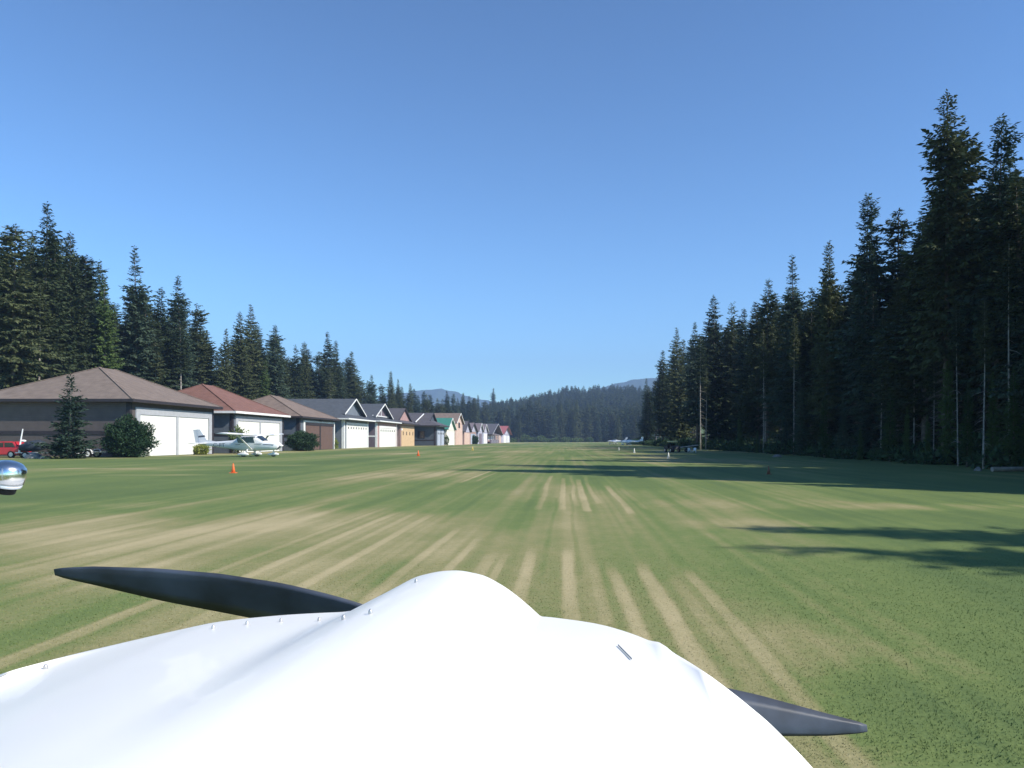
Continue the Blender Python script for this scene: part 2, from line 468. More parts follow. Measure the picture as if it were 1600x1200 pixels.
# ------------------------------------------------------------------ far mountains
def ridge(name, Y, prof, depth, seed):
    """a mountain with real depth; prof = list of (photo px, photo py) of its skyline"""
    px = np.array([p[0] for p in prof], float); py = np.array([p[1] for p in prof], float)
    xs = np.linspace(px[0], px[-1], 160)
    nz = vnoise(seed)
    top = np.interp(xs, px, py)
    X = (xs - 885) / 1200 * Y; Zt = EYE - (top - 687.5) / 1200 * Y
    Zt = Zt + (nz(xs * .08, xs * 0 + 3) - .5) * .0016 * Y + (nz(xs * .35, xs * 0 + 9) - .5) * .0005 * Y
    rows = []
    for s in np.linspace(-1, 1, 41):
        f = (1 - abs(s)) ** .85
        zz = Zt * f + (nz(xs * .12 + 31, xs * 0 + s * 9 + 40) - .5) * .016 * Y * (f * (1 - f) * 4)
        rows.append(np.stack([X, np.full_like(X, Y + s * depth), np.maximum(zz, -2)], -1))
    V = np.concatenate(rows); n = len(xs)
    i = np.arange(n - 1)[None, :] + n * np.arange(40)[:, None]
    F = np.stack([i, i + 1, i + 1 + n, i + n], -1).reshape(-1, 4)
    me = fast_mesh(name, V, F, M['hill'], True)
    o = bpy.data.objects.new(name, me); col.objects.link(o)
    tag(o, kind='structure')
    return o
M['hill'] = mat('forested_mountain', (.035, .055, .035), .95, .45, .02, .1, 0, .6, .05)
r1 = ridge('hills', 4300, [(430, 660), (520, 645), (600, 620), (645, 611), (690, 608), (715, 613), (740, 622), (790, 632), (850, 640), (900, 660)], 900, 21)
tag(r1, 'distant blue mountain beyond the left tree line', 'mountain')
r2 = ridge('hills', 3700, [(780, 650), (830, 622), (850, 617), (870, 621), (900, 615), (950, 603), (985, 594), (1015, 591), (1060, 588), (1120, 596), (1250, 630), (1380, 660)], 800, 33)
tag(r2, 'distant blue mountain behind the wooded hill on the right', 'mountain')

# ------------------------------------------------------------------ conifers
def crown_geo(r, H=24.0, Rm=2.6, base=.12, droop=.28, up=.18, dens=1.0, spray=.75, power=.75, sparse=0.0, step=.42, wob=.3, hang=.35):
    """kite-shaped needle sprays along whorls of branches; returns quads (V,F)"""
    P = []
    Rm = Rm * 1.22; step = step * .80; dens = dens * 1.18; spray = spray * .92; gap = .135 if spray < .9 else .2
    lean = r.normal(0, .012, 2)
    z = H * base
    ph = r.random(6) * 6.28
    while z < H - .25:
        t = (z - H * base) / (H * (1 - base))
        prof = ((1 - t) ** power + .05 * (1 - t)) * (.62 + .38 * min(1, t / .22))
        Lm = Rm * prof * (1 + wob * math.sin(z * 1.1 + ph[0]) * .5 + wob * .6 * (r.random() - .5))
        n = max(4, int((4.0 + 3.2 * prof) * dens))
        if r.random() < sparse: n = max(1, int(n * .35))
        a0 = r.random() * 6.28
        for k in range(n):
            a = a0 + k * 6.28 / n + r.normal(0, .25)
            L = max(.22, Lm * (.55 + .6 * r.random()) * (1 + .22 * math.sin(a + ph[1] + z * .25)))
            dr = droop * (1.25 - t * 1.6) + r.normal(0, .08)
            zb = z + r.normal(0, .13)
            nn = max(3, int(L / gap))
            s = (np.arange(nn) + .7 + r.random(nn) * .5) / nn
            s = s[s > .12] if L > 1 else s
            if len(s) == 0: continue
            d = np.array([math.cos(a), math.sin(a)])
            rad = L * s
            zc = zb - dr * L * s + up * L * s ** 2.2
            bx = lean[0] * zb + d[0] * rad; by = lean[1] * zb + d[1] * rad
            for side in (-1, 1, 0):
                m = len(s)
                if side:
                    ang = a + side * (.55 + .65 * r.random(m))
                    ln = spray * (.34 + .62 * (1 - s) * min(1, L / 1.6) + .28 * r.random(m)) * min(1, .45 + L / 2.2)
                else:
                    ang = a + r.normal(0, .3, m); ln = spray * (.45 + .4 * r.random(m)) * min(1, .45 + L / 2.2)
                pit = -hang - dr * .5 + r.normal(0, .28, m) + (.25 if side == 0 else 0)
                dx = np.cos(ang) * np.cos(pit); dy = np.sin(ang) * np.cos(pit); dz = np.sin(pit)
                roll = r.normal(0, .6, m)
                hx, hy = -np.sin(ang), np.cos(ang)
                ux, uy, uz = -np.cos(ang) * np.sin(pit), -np.sin(ang) * np.sin(pit), np.cos(pit)
                wx_ = hx * np.cos(roll) + ux * np.sin(roll); wy_ = hy * np.cos(roll) + uy * np.sin(roll); wz_ = uz * np.sin(roll)
                w = ln * (.14 + .10 * r.random(m))
                o = np.stack([bx, by, zc], -1); D = np.stack([dx, dy, dz], -1) * ln[:, None]; W = np.stack([wx_, wy_, wz_], -1) * w[:, None]
                P.append(np.stack([o, o + D * .45 + W, o + D, o + D * .5 - W], 1))
        z += step * (.7 + .6 * r.random()) * (1.0 - .35 * t)
    # leader at the tip
    for k in range(14):
        a = r.random() * 6.28; zz = H - .1 - k * .1
        o = np.array([lean[0] * zz, lean[1] * zz, zz]); ln = .25 + .03 * k
        D = np.array([math.cos(a) * .8, math.sin(a) * .8, .5]) * ln; W = np.array([-math.sin(a), math.cos(a), 0]) * .06
        P.append(np.stack([o, o + D * .45 + W, o + D, o + D * .5 - W])[None])
    V = np.concatenate(P).reshape(-1, 3)
    return V, np.arange(len(V)).reshape(-1, 4), lean

def trunk_mesh(name, H, r0, lean, m, r, bare_twigs=0, z_tw=(.05, .4)):
    mb = MB()
    pts = []; rad = []
    for i in range(9):
        t = i / 8
        pts.append((lean[0] * t * H + .05 * math.sin(t * 5 + r0 * 9), lean[1] * t * H, -.3 + t * (H + .2)))
        rad.append(max(.02, r0 * (1 - t) ** .85 * (1.25 if i == 0 else 1)))
    mb.tube(pts, rad, 8)
    for k in range(bare_twigs):
        zz = H * (z_tw[0] + (z_tw[1] - z_tw[0]) * r.random()); a = r.random() * 6.28; L = .5 + 1.5 * r.random()
        c = Vector((lean[0] * zz, lean[1] * zz, zz)); d = Vector((math.cos(a), math.sin(a), -.15 - .25 * r.random()))
        mb.tube([c, c + d * L * .6, c + d * L + Vector((0, 0, -.12 * L))], [.03, .02, .006], 4, False)
    me = bpy.data.meshes.new(name); me.from_pydata(mb.v, [], mb.f); me.materials.append(m)
    for p in me.polygons: p.use_smooth = True
    return me

PROTO = {}
def proto(key, seed, needle, trunk_m='bark', r0=.27, twigs=0, ztw=(.05, .4), **kw):
    r = np.random.default_rng(seed)
    H = kw.get('H', 24.0)
    V, F, lean = crown_geo(r, **kw)
    PROTO[key] = (fast_mesh('crown', V, F, M[needle]), trunk_mesh('trunk', H * .985, r0, lean, M[trunk_m], r, twigs, ztw), H)
for i in range(4):
    proto(f'spruce{i}', 100 + i, 'needle', Rm=[2.7, 2.3, 3.0, 2.5][i], base=[.08, .14, .10, .2][i], droop=[.3, .4, .34, .25][i], power=[.7, .6, .8, .62][i], twigs=30, ztw=(.02, .25))
for i in range(3):
    proto(f'blue{i}', 200 + i, 'needle_blue', Rm=[2.9, 2.4, 2.6][i], base=[.05, .12, .22][i], droop=[.38, .3, .45][i], power=[.85, .65, .7][i], sparse=.12, wob=.45, twigs=30, ztw=(.02, .3))
for i in range(3):
    proto(f'sparse{i}', 300 + i, 'needle', Rm=[2.5, 2.1, 2.9][i], base=[.30, .38, .24][i], droop=[.42, .3, .5][i], power=[.5, .55, .6][i], sparse=.32, wob=.6, twigs=70, ztw=(.03, .45), r0=.24)
proto('lifted0', 330, 'needle', r0=.25, Rm=2.5, base=.30, droop=.40, power=.62, sparse=.10, wob=.5, twigs=90, ztw=(.03, .4))
proto('lifted1', 331, 'needle_blue', r0=.25, Rm=2.7, base=.26, droop=.5, power=.7, sparse=.15, wob=.6, twigs=90, ztw=(.03, .4))
proto('bright0', 400, 'needle_bright', Rm=2.6, base=.04, droop=.5, power=.75, spray=.7, hang=.6)
proto('bright1', 401, 'needle_bright', Rm=2.2, base=.10, droop=.45, power=.65, spray=.65, hang=.55, sparse=.1)
proto('bleach', 410, 'needle_dry', Rm=2.8, base=.08, droop=.36, power=.85, spray=.7, sparse=.05)
proto('bare', 420, 'needle', 'bark_pale', r0=.17, Rm=1.3, base=.62, droop=.3, power=.5, sparse=.45, twigs=22, ztw=(.12, .6))
for i in range(3):
    proto(f'far{i}', 500 + i, ['needle', 'needle_blue', 'needle'][i], Rm=[2.9, 2.6, 3.2][i], base=.04, dens=.8, spray=1.25, step=.7, droop=.3, power=[.8, .65, .72][i])

tree_count = 0
def tree(key, x, y, h, label, group, wid=1.0, name='conifer', rz=None, cat='tree'):
    global tree_count
    cm, tm, H = PROTO[key]
    e = empty(name, (x, y, float(terrain(x, y))), random.random() * 6.28 if rz is None else rz)
    s = h / H
    e.scale = (s * wid, s * wid, s)
    tag(e, label, cat, group)
    for nm, me in (('trunk', tm), ('crown', cm)):
        o = bpy.data.objects.new(nm, me); col.objects.link(o); o.parent = e
    tree_count += 1
    return e

def tree_px(key, px, py, X, label, group=None, wid=1.0, name='conifer'):
    Y = wy(px, X)
    return tree(key, X, Y, wz(py, Y), label, group, wid, name)

GR = 'conifers of the right stand'
GL = 'conifers of the left stand'
placed = []
def ok_spot(x, y, d):
    for (a, b) in placed:
        if (a - x) ** 2 + (b - y) ** 2 < d * d: return False
    placed.append((x, y)); return True

right_front = [
    ('lifted0', 1478, 145, 26.5, 'tallest conifer of the right stand, reaching the top of the sky', 1.0),
    ('sparse0', 1503, 205, 29.5, 'dark conifer just right of and behind the tallest tree', 1.1),
    ('lifted1', 1556, 180, 28.5, 'second tallest dark conifer, right of the tallest, standing clear at its top', .95),
    ('blue2', 1618, 235, 28.0, 'dark conifer cut off by the right edge of the view', 1.0),
    ('lifted1', 1350, 302, 28.0, 'broad dark conifer standing alone left of the tallest pair', .95),
    ('sparse1', 1402, 328, 32.0, 'sparse thin conifer between the broad one and the tallest', 1.25),
    ('spruce3', 1291, 375, 27.0, 'narrow pointed dark conifer right of the wide layered one', .72),
    ('blue0', 1240, 398, 28.0, 'wide layered conifer with a clear pointed top left of the narrow one', 1.05),
    ('lifted0', 1196, 434, 28.5, 'dark round topped conifer left of the wide layered one', .95),
    ('blue1', 1166, 482, 31.0, 'shorter conifer in the dip of the right skyline', 1.0),
    ('spruce0', 1118, 460, 27.5, 'tall conifer heading the far group of the right stand', 1.1),
    ('sparse2', 1142, 474, 31.0, 'ragged conifer with dead spikes beside the far group head', 1.0),
    ('blue2', 1090, 503, 27.0, 'conifer second from the far group head', 1.0),
    ('spruce2', 1062, 511, 26.5, 'layered conifer near the far end of the right stand', .95),
    ('spruce1', 1036, 546, 26.0, 'last conifer at the far end of the right stand', 1.05),
]
for k, px, py, X, lab, w in right_front:
    tree_px(k, px, py, X, lab, None, w); placed.append((X, wy(px, X)))
# two trees just outside the frame whose shadows cross the near grass
for (tx, ty, h, k) in ((3.6, 14.7, 20.5, 'spruce3'), (2.9, 12.4, 20, 'sparse2')):
    L = h / math.tan(SUN_EL)
    tree(k, tx - SDIR.x * L, ty - SDIR.y * L, h, 'conifer standing right of the view whose shadow crosses the near grass', 'conifers right of the view', 1.0)
i = 0
for (tx, ty, bx) in ((-6.5, 44.5, 25), (-4.2, 43.0, 28), (-1.8, 40.2, 26), (.6, 38.0, 24.5), (2.4, 36.2, 28), (4.4, 33.6, 25), (5.8, 32.6, 29), (7.4, 30.4, 25.5), (9.0, 28.9, 30), (10.4, 27.4, 26), (12.0, 25.8, 28.5), (13.6, 24.2, 26),
                     (-2.5, 48.5, 31), (1.0, 46.0, 33), (4.0, 42.0, 34), (8.0, 37.5, 33), (11.0, 33.5, 35), (14.5, 29.5, 33), (-5.0, 52.0, 30), (6.0, 47.0, 37)):
    L = (bx - tx) / -SDIR.x
    x, y = bx, ty - SDIR.y * L
    if 885 + 1200 * (x - 4) / y < 1600: continue
    tree(['spruce0', 'blue1', 'spruce2', 'spruce1', 'blue2'][i % 5], x, y, L * math.tan(SUN_EL), 'conifer standing right of the view whose shadow joins the broad dark band', 'conifers shading the grass from the right', 1.15)
    placed.append((x, y)); i += 1
RK = ['lifted0', 'lifted1', 'spruce0', 'spruce1', 'spruce2', 'spruce3', 'blue0', 'blue1', 'blue2', 'sparse0', 'sparse1', 'sparse2']
nfill = 0; tries = 0
while nfill < 100 and tries < 4000:
    tries += 1
    px = 1000 + 660 * ((nfill + random.random()) / 100) ** .9
    x = 27.5 + random.random() ** 1.3 * 15; y = wy(px, x)
    if not ok_spot(x, y, 2.2): continue
    lim = np.interp(px, [1000, 1035, 1062, 1090, 1118, 1166, 1196, 1240, 1265, 1291, 1320, 1350, 1380, 1402, 1440, 1478, 1530, 1556, 1700], [596, 562, 530, 524, 478, 496, 458, 436, 468, 420, 452, 365, 445, 420, 340, 235, 330, 245, 250])
    h = min((687.5 - lim) / 1200 * y * (.80 + .2 * random.random()) + 1.7, 30)
    if h < 9: continue
    tree(random.choice(RK), x, y, h, 'dark conifer packed behind the front row of the right stand', GR, .95 + .5 * random.random())
    nfill += 1
# thin young trees and dead trunks along the right forest edge
for i in range(16):
    px = 1110 + 520 * (i + random.random() * .7) / 16; x = 24.6 + 1.6 * random.random(); y = wy(px, x)
    tree(random.choice(['bright1', 'bright0', 'blue0']), x, y, 3 + 6 * random.random() ** 1.5, 'young green conifer growing at the lit edge of the right stand', 'young conifers along the right forest edge', .75 + .3 * random.random(), 'young_conifer')
for i in range(5):
    px = 1140 + 440 * (i + random.random() * .8) / 5; x = 25.4 + 1.5 * random.random(); y = wy(px, x)
    tree('bare', x, y, 10 + 8 * random.random(), 'thin grey dead limbed trunk along the edge of the right stand', 'grey trunks along the right forest edge', .7, 'bare_trunk_tree')
# pale bare trunks at the right forest edge
for px, py, by, X, lab in ((1577, 470, 722, 25.5, 'long pale slim trunk near the right edge of the view'), (1537, 560, 726, 24.5, 'crooked pale trunk left of the long slim one'),
                           (1459, 640, 718, 26, 'short leaning pale trunk at the right forest edge'), (1094, 560, 706, 21.5, 'tall pale pole like trunk at the corner of the far right stand'),
                           (1103, 610, 707, 23, 'slim pale trunk right of the pole like one'), (1196, 600, 707, 27, 'pale lower trunk lit under the middle of the right stand')):
    Y = wy(px, X)
    tree('bare', X, Y, wz(py, Y) + 3.5, lab, None, .9, 'bare_trunk_tree')

for px, py, X, lab in ((59, 452, -61.5, 'pale straight trunk standing before the tallest conifer of the left stand'), (243, 545, -61.5, 'slim pale trunk above the right slope of the nearest hangar roof'),
                       (283, 520, -62, 'tall pale trunk left of the red hangar roof'), (514, 588, -61.5, 'slim pale trunk just above the slate hangar roof')):
    Y = wy(px, X)
    tree('bare', X, Y, wz(py, Y) + 1.5, lab, None, 1.2, 'bare_trunk_tree')

left_front = [
    ('sparse0', 18, 348, -62, 'tall ragged conifer at the left edge of the view', 1.2), ('spruce2', 68, 312, -63, 'tallest conifer of the left stand', 1.05), ('spruce0', 110, 362, -65, 'leaning topped tall conifer right of the tallest left one', .9),
    ('blue1', 150, 405, -64, 'slender conifer with a bent tip behind the first hangar', .75), ('bright1', 165, 432, -62, 'yellow green cedar above the first hangar roof', .95), ('blue0', 213, 384, -63.5, 'wide layered conifer standing clear behind the first hangar', 1.05),
    ('spruce3', 248, 448, -66, 'short conifer between the two layered ones', .9), ('blue2', 285, 431, -64, 'layered conifer above the red roofed hangar', 1.0), ('sparse1', 312, 473, -66, 'thin open conifer right of the layered one', 1.1),
    ('spruce1', 349, 512, -62, 'short pointed conifer in the gap of the left skyline', .8), ('spruce0', 378, 486, -64, 'left conifer of the tall pair above the brown doors', .95), ('spruce2', 398, 475, -64, 'right and taller conifer of the pair above the brown doors', 1.0),
    ('bright0', 412, 560, -61.5, 'brighter green cedar below the tall pair', 1.0), ('blue1', 431, 508, -63, 'conifer with a crooked tip right of the tall pair', 1.05), ('sparse2', 462, 540, -64, 'left conifer of the close twins above the slate roof', .9),
    ('spruce3', 477, 534, -64, 'right conifer of the close twins above the slate roof', .95), ('spruce2', 508, 517, -64, 'stout tall conifer above the slate roof', 1.05), ('spruce0', 527, 531, -64, 'slender conifer joined to the stout one', .9),
    ('spruce1', 551, 548, -64, 'rounded stout conifer before the drop of the left skyline', 1.15), ('blue2', 578, 585, -64, 'hazy conifer right of the rounded one', 1.1), ('spruce3', 609, 579, -66, 'thin spike topped conifer above the second gabled hangar', .75),
    ('spruce1', 624, 592, -66, 'second thin spiked conifer right of the first', .75), ('spruce0', 640, 598, -68, 'third thin spiked conifer right of the first', .9), ('spruce2', 698, 610, -70, 'conifer standing against the left blue mountain', 1.1),
    ('spruce3', 723, 613, -72, 'narrow conifer right of the left blue mountain', .8), ('spruce0', 747, 616, -72, 'lone narrow conifer spike over the gabled hangars', .7), ('spruce1', 772, 614, -72, 'lone full conifer over the far hangars', 1.0),
]
for k, px, py, X, lab, w in left_front:
    tree_px(k, px, py, X, lab, None, w); placed.append((X, wy(px, X)))
nfill = 0; tries = 0
while nfill < 118 and tries < 5000:
    tries += 1
    px = -50 + 850 * ((nfill + random.random()) / 118)
    x = -63 - random.random() ** 1.4 * 20; y = wy(px, x)
    if not ok_spot(x, y, 2.4): continue
    lim = np.interp(px, [-80, 20, 68, 120, 150, 185, 213, 248, 285, 312, 330, 349, 398, 431, 450, 508, 551, 575, 640, 700, 800], [350, 365, 350, 375, 430, 475, 425, 465, 455, 490, 525, 530, 500, 520, 552, 535, 560, 588, 604, 612, 624])
    h = (687.5 - lim) / 1200 * y * (.80 + .2 * random.random()) + 1.7
    if h < 8 or h > 36: continue
    tree(random.choice(RK + ['bright1', 'blue0', 'blue1']), x, y, h, 'green conifer packed behind the front row of the left stand', GL, 1.0 + .45 * random.random())
    nfill += 1
for i in range(32):
    px = 792 + 250 * (i + random.random() * .8) / 32
    Y = 600 + 70 * random.random(); X = wx(px, Y)
    top = np.interp(px, [790, 830, 870, 940, 1040], [630, 626, 630, 634, 628]) + random.uniform(-8, 14)
    tree(random.choice(['far0', 'far1', 'far2', 'spruce1']), X, Y, wz(top, Y), 'hazy conifer in the far tree line closing the end of the runway', 'conifers of the far tree line', 1.0 + .4 * random.random())

# ------------------------------------------------------------------ wooded hill far behind: one mass
def far_wood():
    Vs, Fs = [], []; n = 0
    protos = []
    for s in range(4):
        r = np.random.default_rng(900 + s)
        V, F, _ = crown_geo(r, Rm=3.1, base=.02, dens=.55, spray=2.2, step=1.5, power=.75)
        protos.append(V)
    r = np.random.default_rng(77)
    cnt = 0
    while cnt < 2300:
        Y = 640 + 620 * r.random() ** 1.3
        px = 560 + 520 * r.random()
        X = wx(px, Y)
        if X < -68 and Y < 640: continue
        h = 20 + 12 * r.random()
        V = protos[r.integers(4)] * np.array([h / 24 * 1.15, h / 24 * 1.15, h / 24])
        a = r.random() * 6.28; c, s_ = math.cos(a), math.sin(a)
        W = np.stack([V[:, 0] * c - V[:, 1] * s_ + X, V[:, 0] * s_ + V[:, 1] * c + Y, V[:, 2] + float(terrain(X, Y))], -1)
        Vs.append(W); cnt += 1
    V = np.concatenate(Vs); F = np.arange(len(V)).reshape(-1, 4)
    me = fast_mesh('far_woods', V, F, M['needle'])
    o = bpy.data.objects.new('far_woods', me); col.objects.link(o)
    tag(o, 'far wooded hillside beyond the end of the runway', 'woods', kind='stuff')
far_wood()

def leaf_ball(r, rx, ry, rz_, n, leaf, flat=.0, cone=0.0):
    """leafy mass of small kites through an ellipsoid shell"""
    d = r.normal(size=(n, 3)); d /= np.linalg.norm(d, axis=1)[:, None]
    rad = (.55 + .45 * r.random(n)) * (1 + .22 * np.sin(d[:, 0] * 5 + 1) * np.cos(d[:, 1] * 6) + .16 * np.sin(d[:, 2] * 9 + d[:, 0] * 4))
    p = d * rad[:, None] * np.array([rx, ry, rz_]); p[:, 2] += rz_ * .92
    if cone: p[:, :2] *= (1 - cone * np.clip(p[:, 2] / (2 * rz_), 0, 1))[:, None]
    p[:, 2] = np.maximum(p[:, 2], .02)
    D = d * .6 + r.normal(0, .6, (n, 3)) + np.array([0, 0, .45]); D /= np.linalg.norm(D, axis=1)[:, None]
    W = np.cross(D, r.normal(size=(n, 3))); W /= np.linalg.norm(W, axis=1)[:, None]
    ln = leaf * (.6 + .8 * r.random(n))[:, None]
    Q = np.stack([p, p + D * ln * .45 + W * ln * .22, p + D * ln, p + D * ln * .5 - W * ln * .22], 1)
    V = Q.reshape(-1, 3)
    return V, np.arange(len(V)).reshape(-1, 4)

def shrub(name, x, y, rx, ry, h, m, label, n=5000, leaf=.3, group=None, seed=0, cone=0., cat='shrub'):
    r = np.random.default_rng(seed + 1000)
    V, F = leaf_ball(r, rx, ry, h / 2 / .97, n, leaf, cone=cone)
    e = empty(name, (x, y, float(terrain(x, y))))
    tag(e, label, cat, group)
    o = bpy.data.objects.new('foliage', fast_mesh('foliage', V, F, M[m])); col.objects.link(o); o.parent = e
    mb = MB()
    for k in range(5):
        a = k * 1.257; mb.tube([(0, 0, -.1), (math.cos(a) * rx * .3, math.sin(a) * ry * .3, h * .35), (math.cos(a) * rx * .5, math.sin(a) * ry * .5, h * .7)], [.06, .04, .015], 5)
    mb.build('stem', M['bark'], e)
    return e

# dark undergrowth along both forest edges: nobody could count it
def undergrowth(name, pts, m, label, leaf=.4, seed=3):
    r = np.random.default_rng(seed); Vs = []
    for (x, y, rr, h) in pts:
        n = int(220 * rr)
        V, _ = leaf_ball(r, rr, rr, h / 2, n, leaf)
        Vs.append(V + np.array([x, y, float(terrain(x, y))]))
    V = np.concatenate(Vs)
    o = bpy.data.objects.new(name, fast_mesh(name, V, np.arange(len(V)).reshape(-1, 4), M[m])); col.objects.link(o)
    tag(o, label, 'undergrowth', kind='stuff')
pts = []
for i in range(420):
    y = 28 + 300 * random.random() ** 1.4; x = 25.3 + random.random() ** 1.6 * 16
    pts.append((x, y, .7 + 1.3 * random.random(), .6 + 2.6 * random.random() ** 2 * (1 if x > 27 else .5)))
undergrowth('undergrowth', pts, 'shrub', 'dark leafy undergrowth along the foot of the right stand', .42, 3)
pts = []
for i in range(220):
    y = 72 + 300 * random.random(); x = -62 - random.random() * 10
    pts.append((x, y, 1 + 1.8 * random.random(), 2 + 4 * random.random()))
undergrowth('undergrowth', pts, 'shrub_mid', 'green leafy undergrowth behind the hangars under the left stand', .5, 4)

# ------------------------------------------------------------------ hangars
def wall_box(e, xf, xb, y0, y1, h, m, name='wall'):
    return MB().box(xb, xf, y0, y1, -.2, h).build(name, m, e)

def doors(e, xf, y0, y1, h, mdoor, leaves=2, gap=.28, post=True, wins=None, recess=.10, mpost='dark_trim'):
    """leaves set just proud of the wall plane, a post between them"""
    w = (y1 - y0 - gap * (leaves - 1)) / leaves
    for i in range(leaves):
        a = y0 + i * (w + gap)
        d = MB().box(xf + .003, xf + .06, a, a + w, .02, h).build('door', M[mdoor], e)
        if wins:
            n, zz, ww, hh = wins
            for k in range(n):
                c = a + w * (k + .5) / n
                f = MB().box(xf + .063, xf + .085, c - ww / 2, c + ww / 2, zz, zz + hh).build('window', M['glass'], d)
        if post and i < leaves - 1:
            MB().box(xf + .003, xf + .12, a + w + .03, a + w + gap - .03, 0, h).build('door_post', M[mpost], e)

def door_trim(e, xf, y0, y1, h, m, w=.35, t=.14):
    MB().box(xf + .003, xf + t, y0 - w, y0 - .004, 0, h + w).box(xf + .003, xf + t, y1 + .004, y1 + w, 0, h + w).box(xf + .003, xf + t - .003, y0 - .003, y1 + .003, h + .004, h + w - .004).build('door_trim', M[m], e)

def fascia(e, x0, x1, y0, y1, z0, z1, m):
    t = .05
    MB().box(x1 + .003, x1 + t, y0 - t, y1 + t, z0, z1).box(x0 - t, x0 - .003, y0 - t, y1 + t, z0, z1).box(x0 - .002, x1 + .002, y0 - t, y0 - .003, z0, z1).box(x0 - .002, x1 + .002, y1 + .003, y1 + t, z0, z1).build('fascia', M[m], e)

def hip_hangar(label, xf, d, y0, y1, ze, za, ov, mw, mr, mf, group=None):
    e = empty('hangar', (0, 0, 0)); tag(e, label, 'hangar', group)
    xb = xf - d
    wall_box(e, xf, xb, y0, y1, ze - .2, M[mw])
    x0, x1, a, b = xb - ov, xf + ov, y0 - ov, y1 + ov
    rx, ry = (x0 + x1) / 2, (a + b) / 2
    k = ((b - a) - (x1 - x0)) / 2
    if k >= 0: r0, r1 = (rx, ry - k, za), (rx, ry + k, za)
    else: r0, r1 = (rx + k, ry, za), (rx - k, ry, za)
    zb = ze - .26
    mb = MB()
    base = [(x0, a, ze), (x1, a, ze), (x1, b, ze), (x0, b, ze)]
    low = [(p[0], p[1], zb) for p in base]
    if k >= 0:
        fs = [(0, 1, 8), (1, 2, 9, 8), (2, 3, 9), (3, 0, 8, 9)]
    else:
        fs = [(0, 1, 9, 8), (1, 2, 9), (2, 3, 8, 9), (3, 0, 8)]
    mb.add(base + low + [r0, r1], fs + [(7, 6, 5, 4)] + [(i, (i + 1) % 4, 4 + (i + 1) % 4, 4 + i) for i in range(4)])
    roof = mb.build('roof', M[mr], e)
    # ridge caps along the hips
    cap = MB()
    for i, q in ((0, r0), (1, r0 if k >= 0 else r1), (2, r1), (3, r1 if k >= 0 else r0)):
        p = Vector(base[i]); q = Vector(q)
        cap.beam(p + Vector((0, 0, .02)), q + Vector((0, 0, .03)), .28, .06)
    cap.build('ridge_cap', M[mr], roof)
    fascia(e, x0, x1, a, b, zb - .02, ze + .015, mf)
    return e

def belt(e, xf, xb, y0, z0, z1, m):
    MB().box(xb, xf + .02, y0 - .06, y0 - .003, z0, z1).build('belt_board', M[m], e)

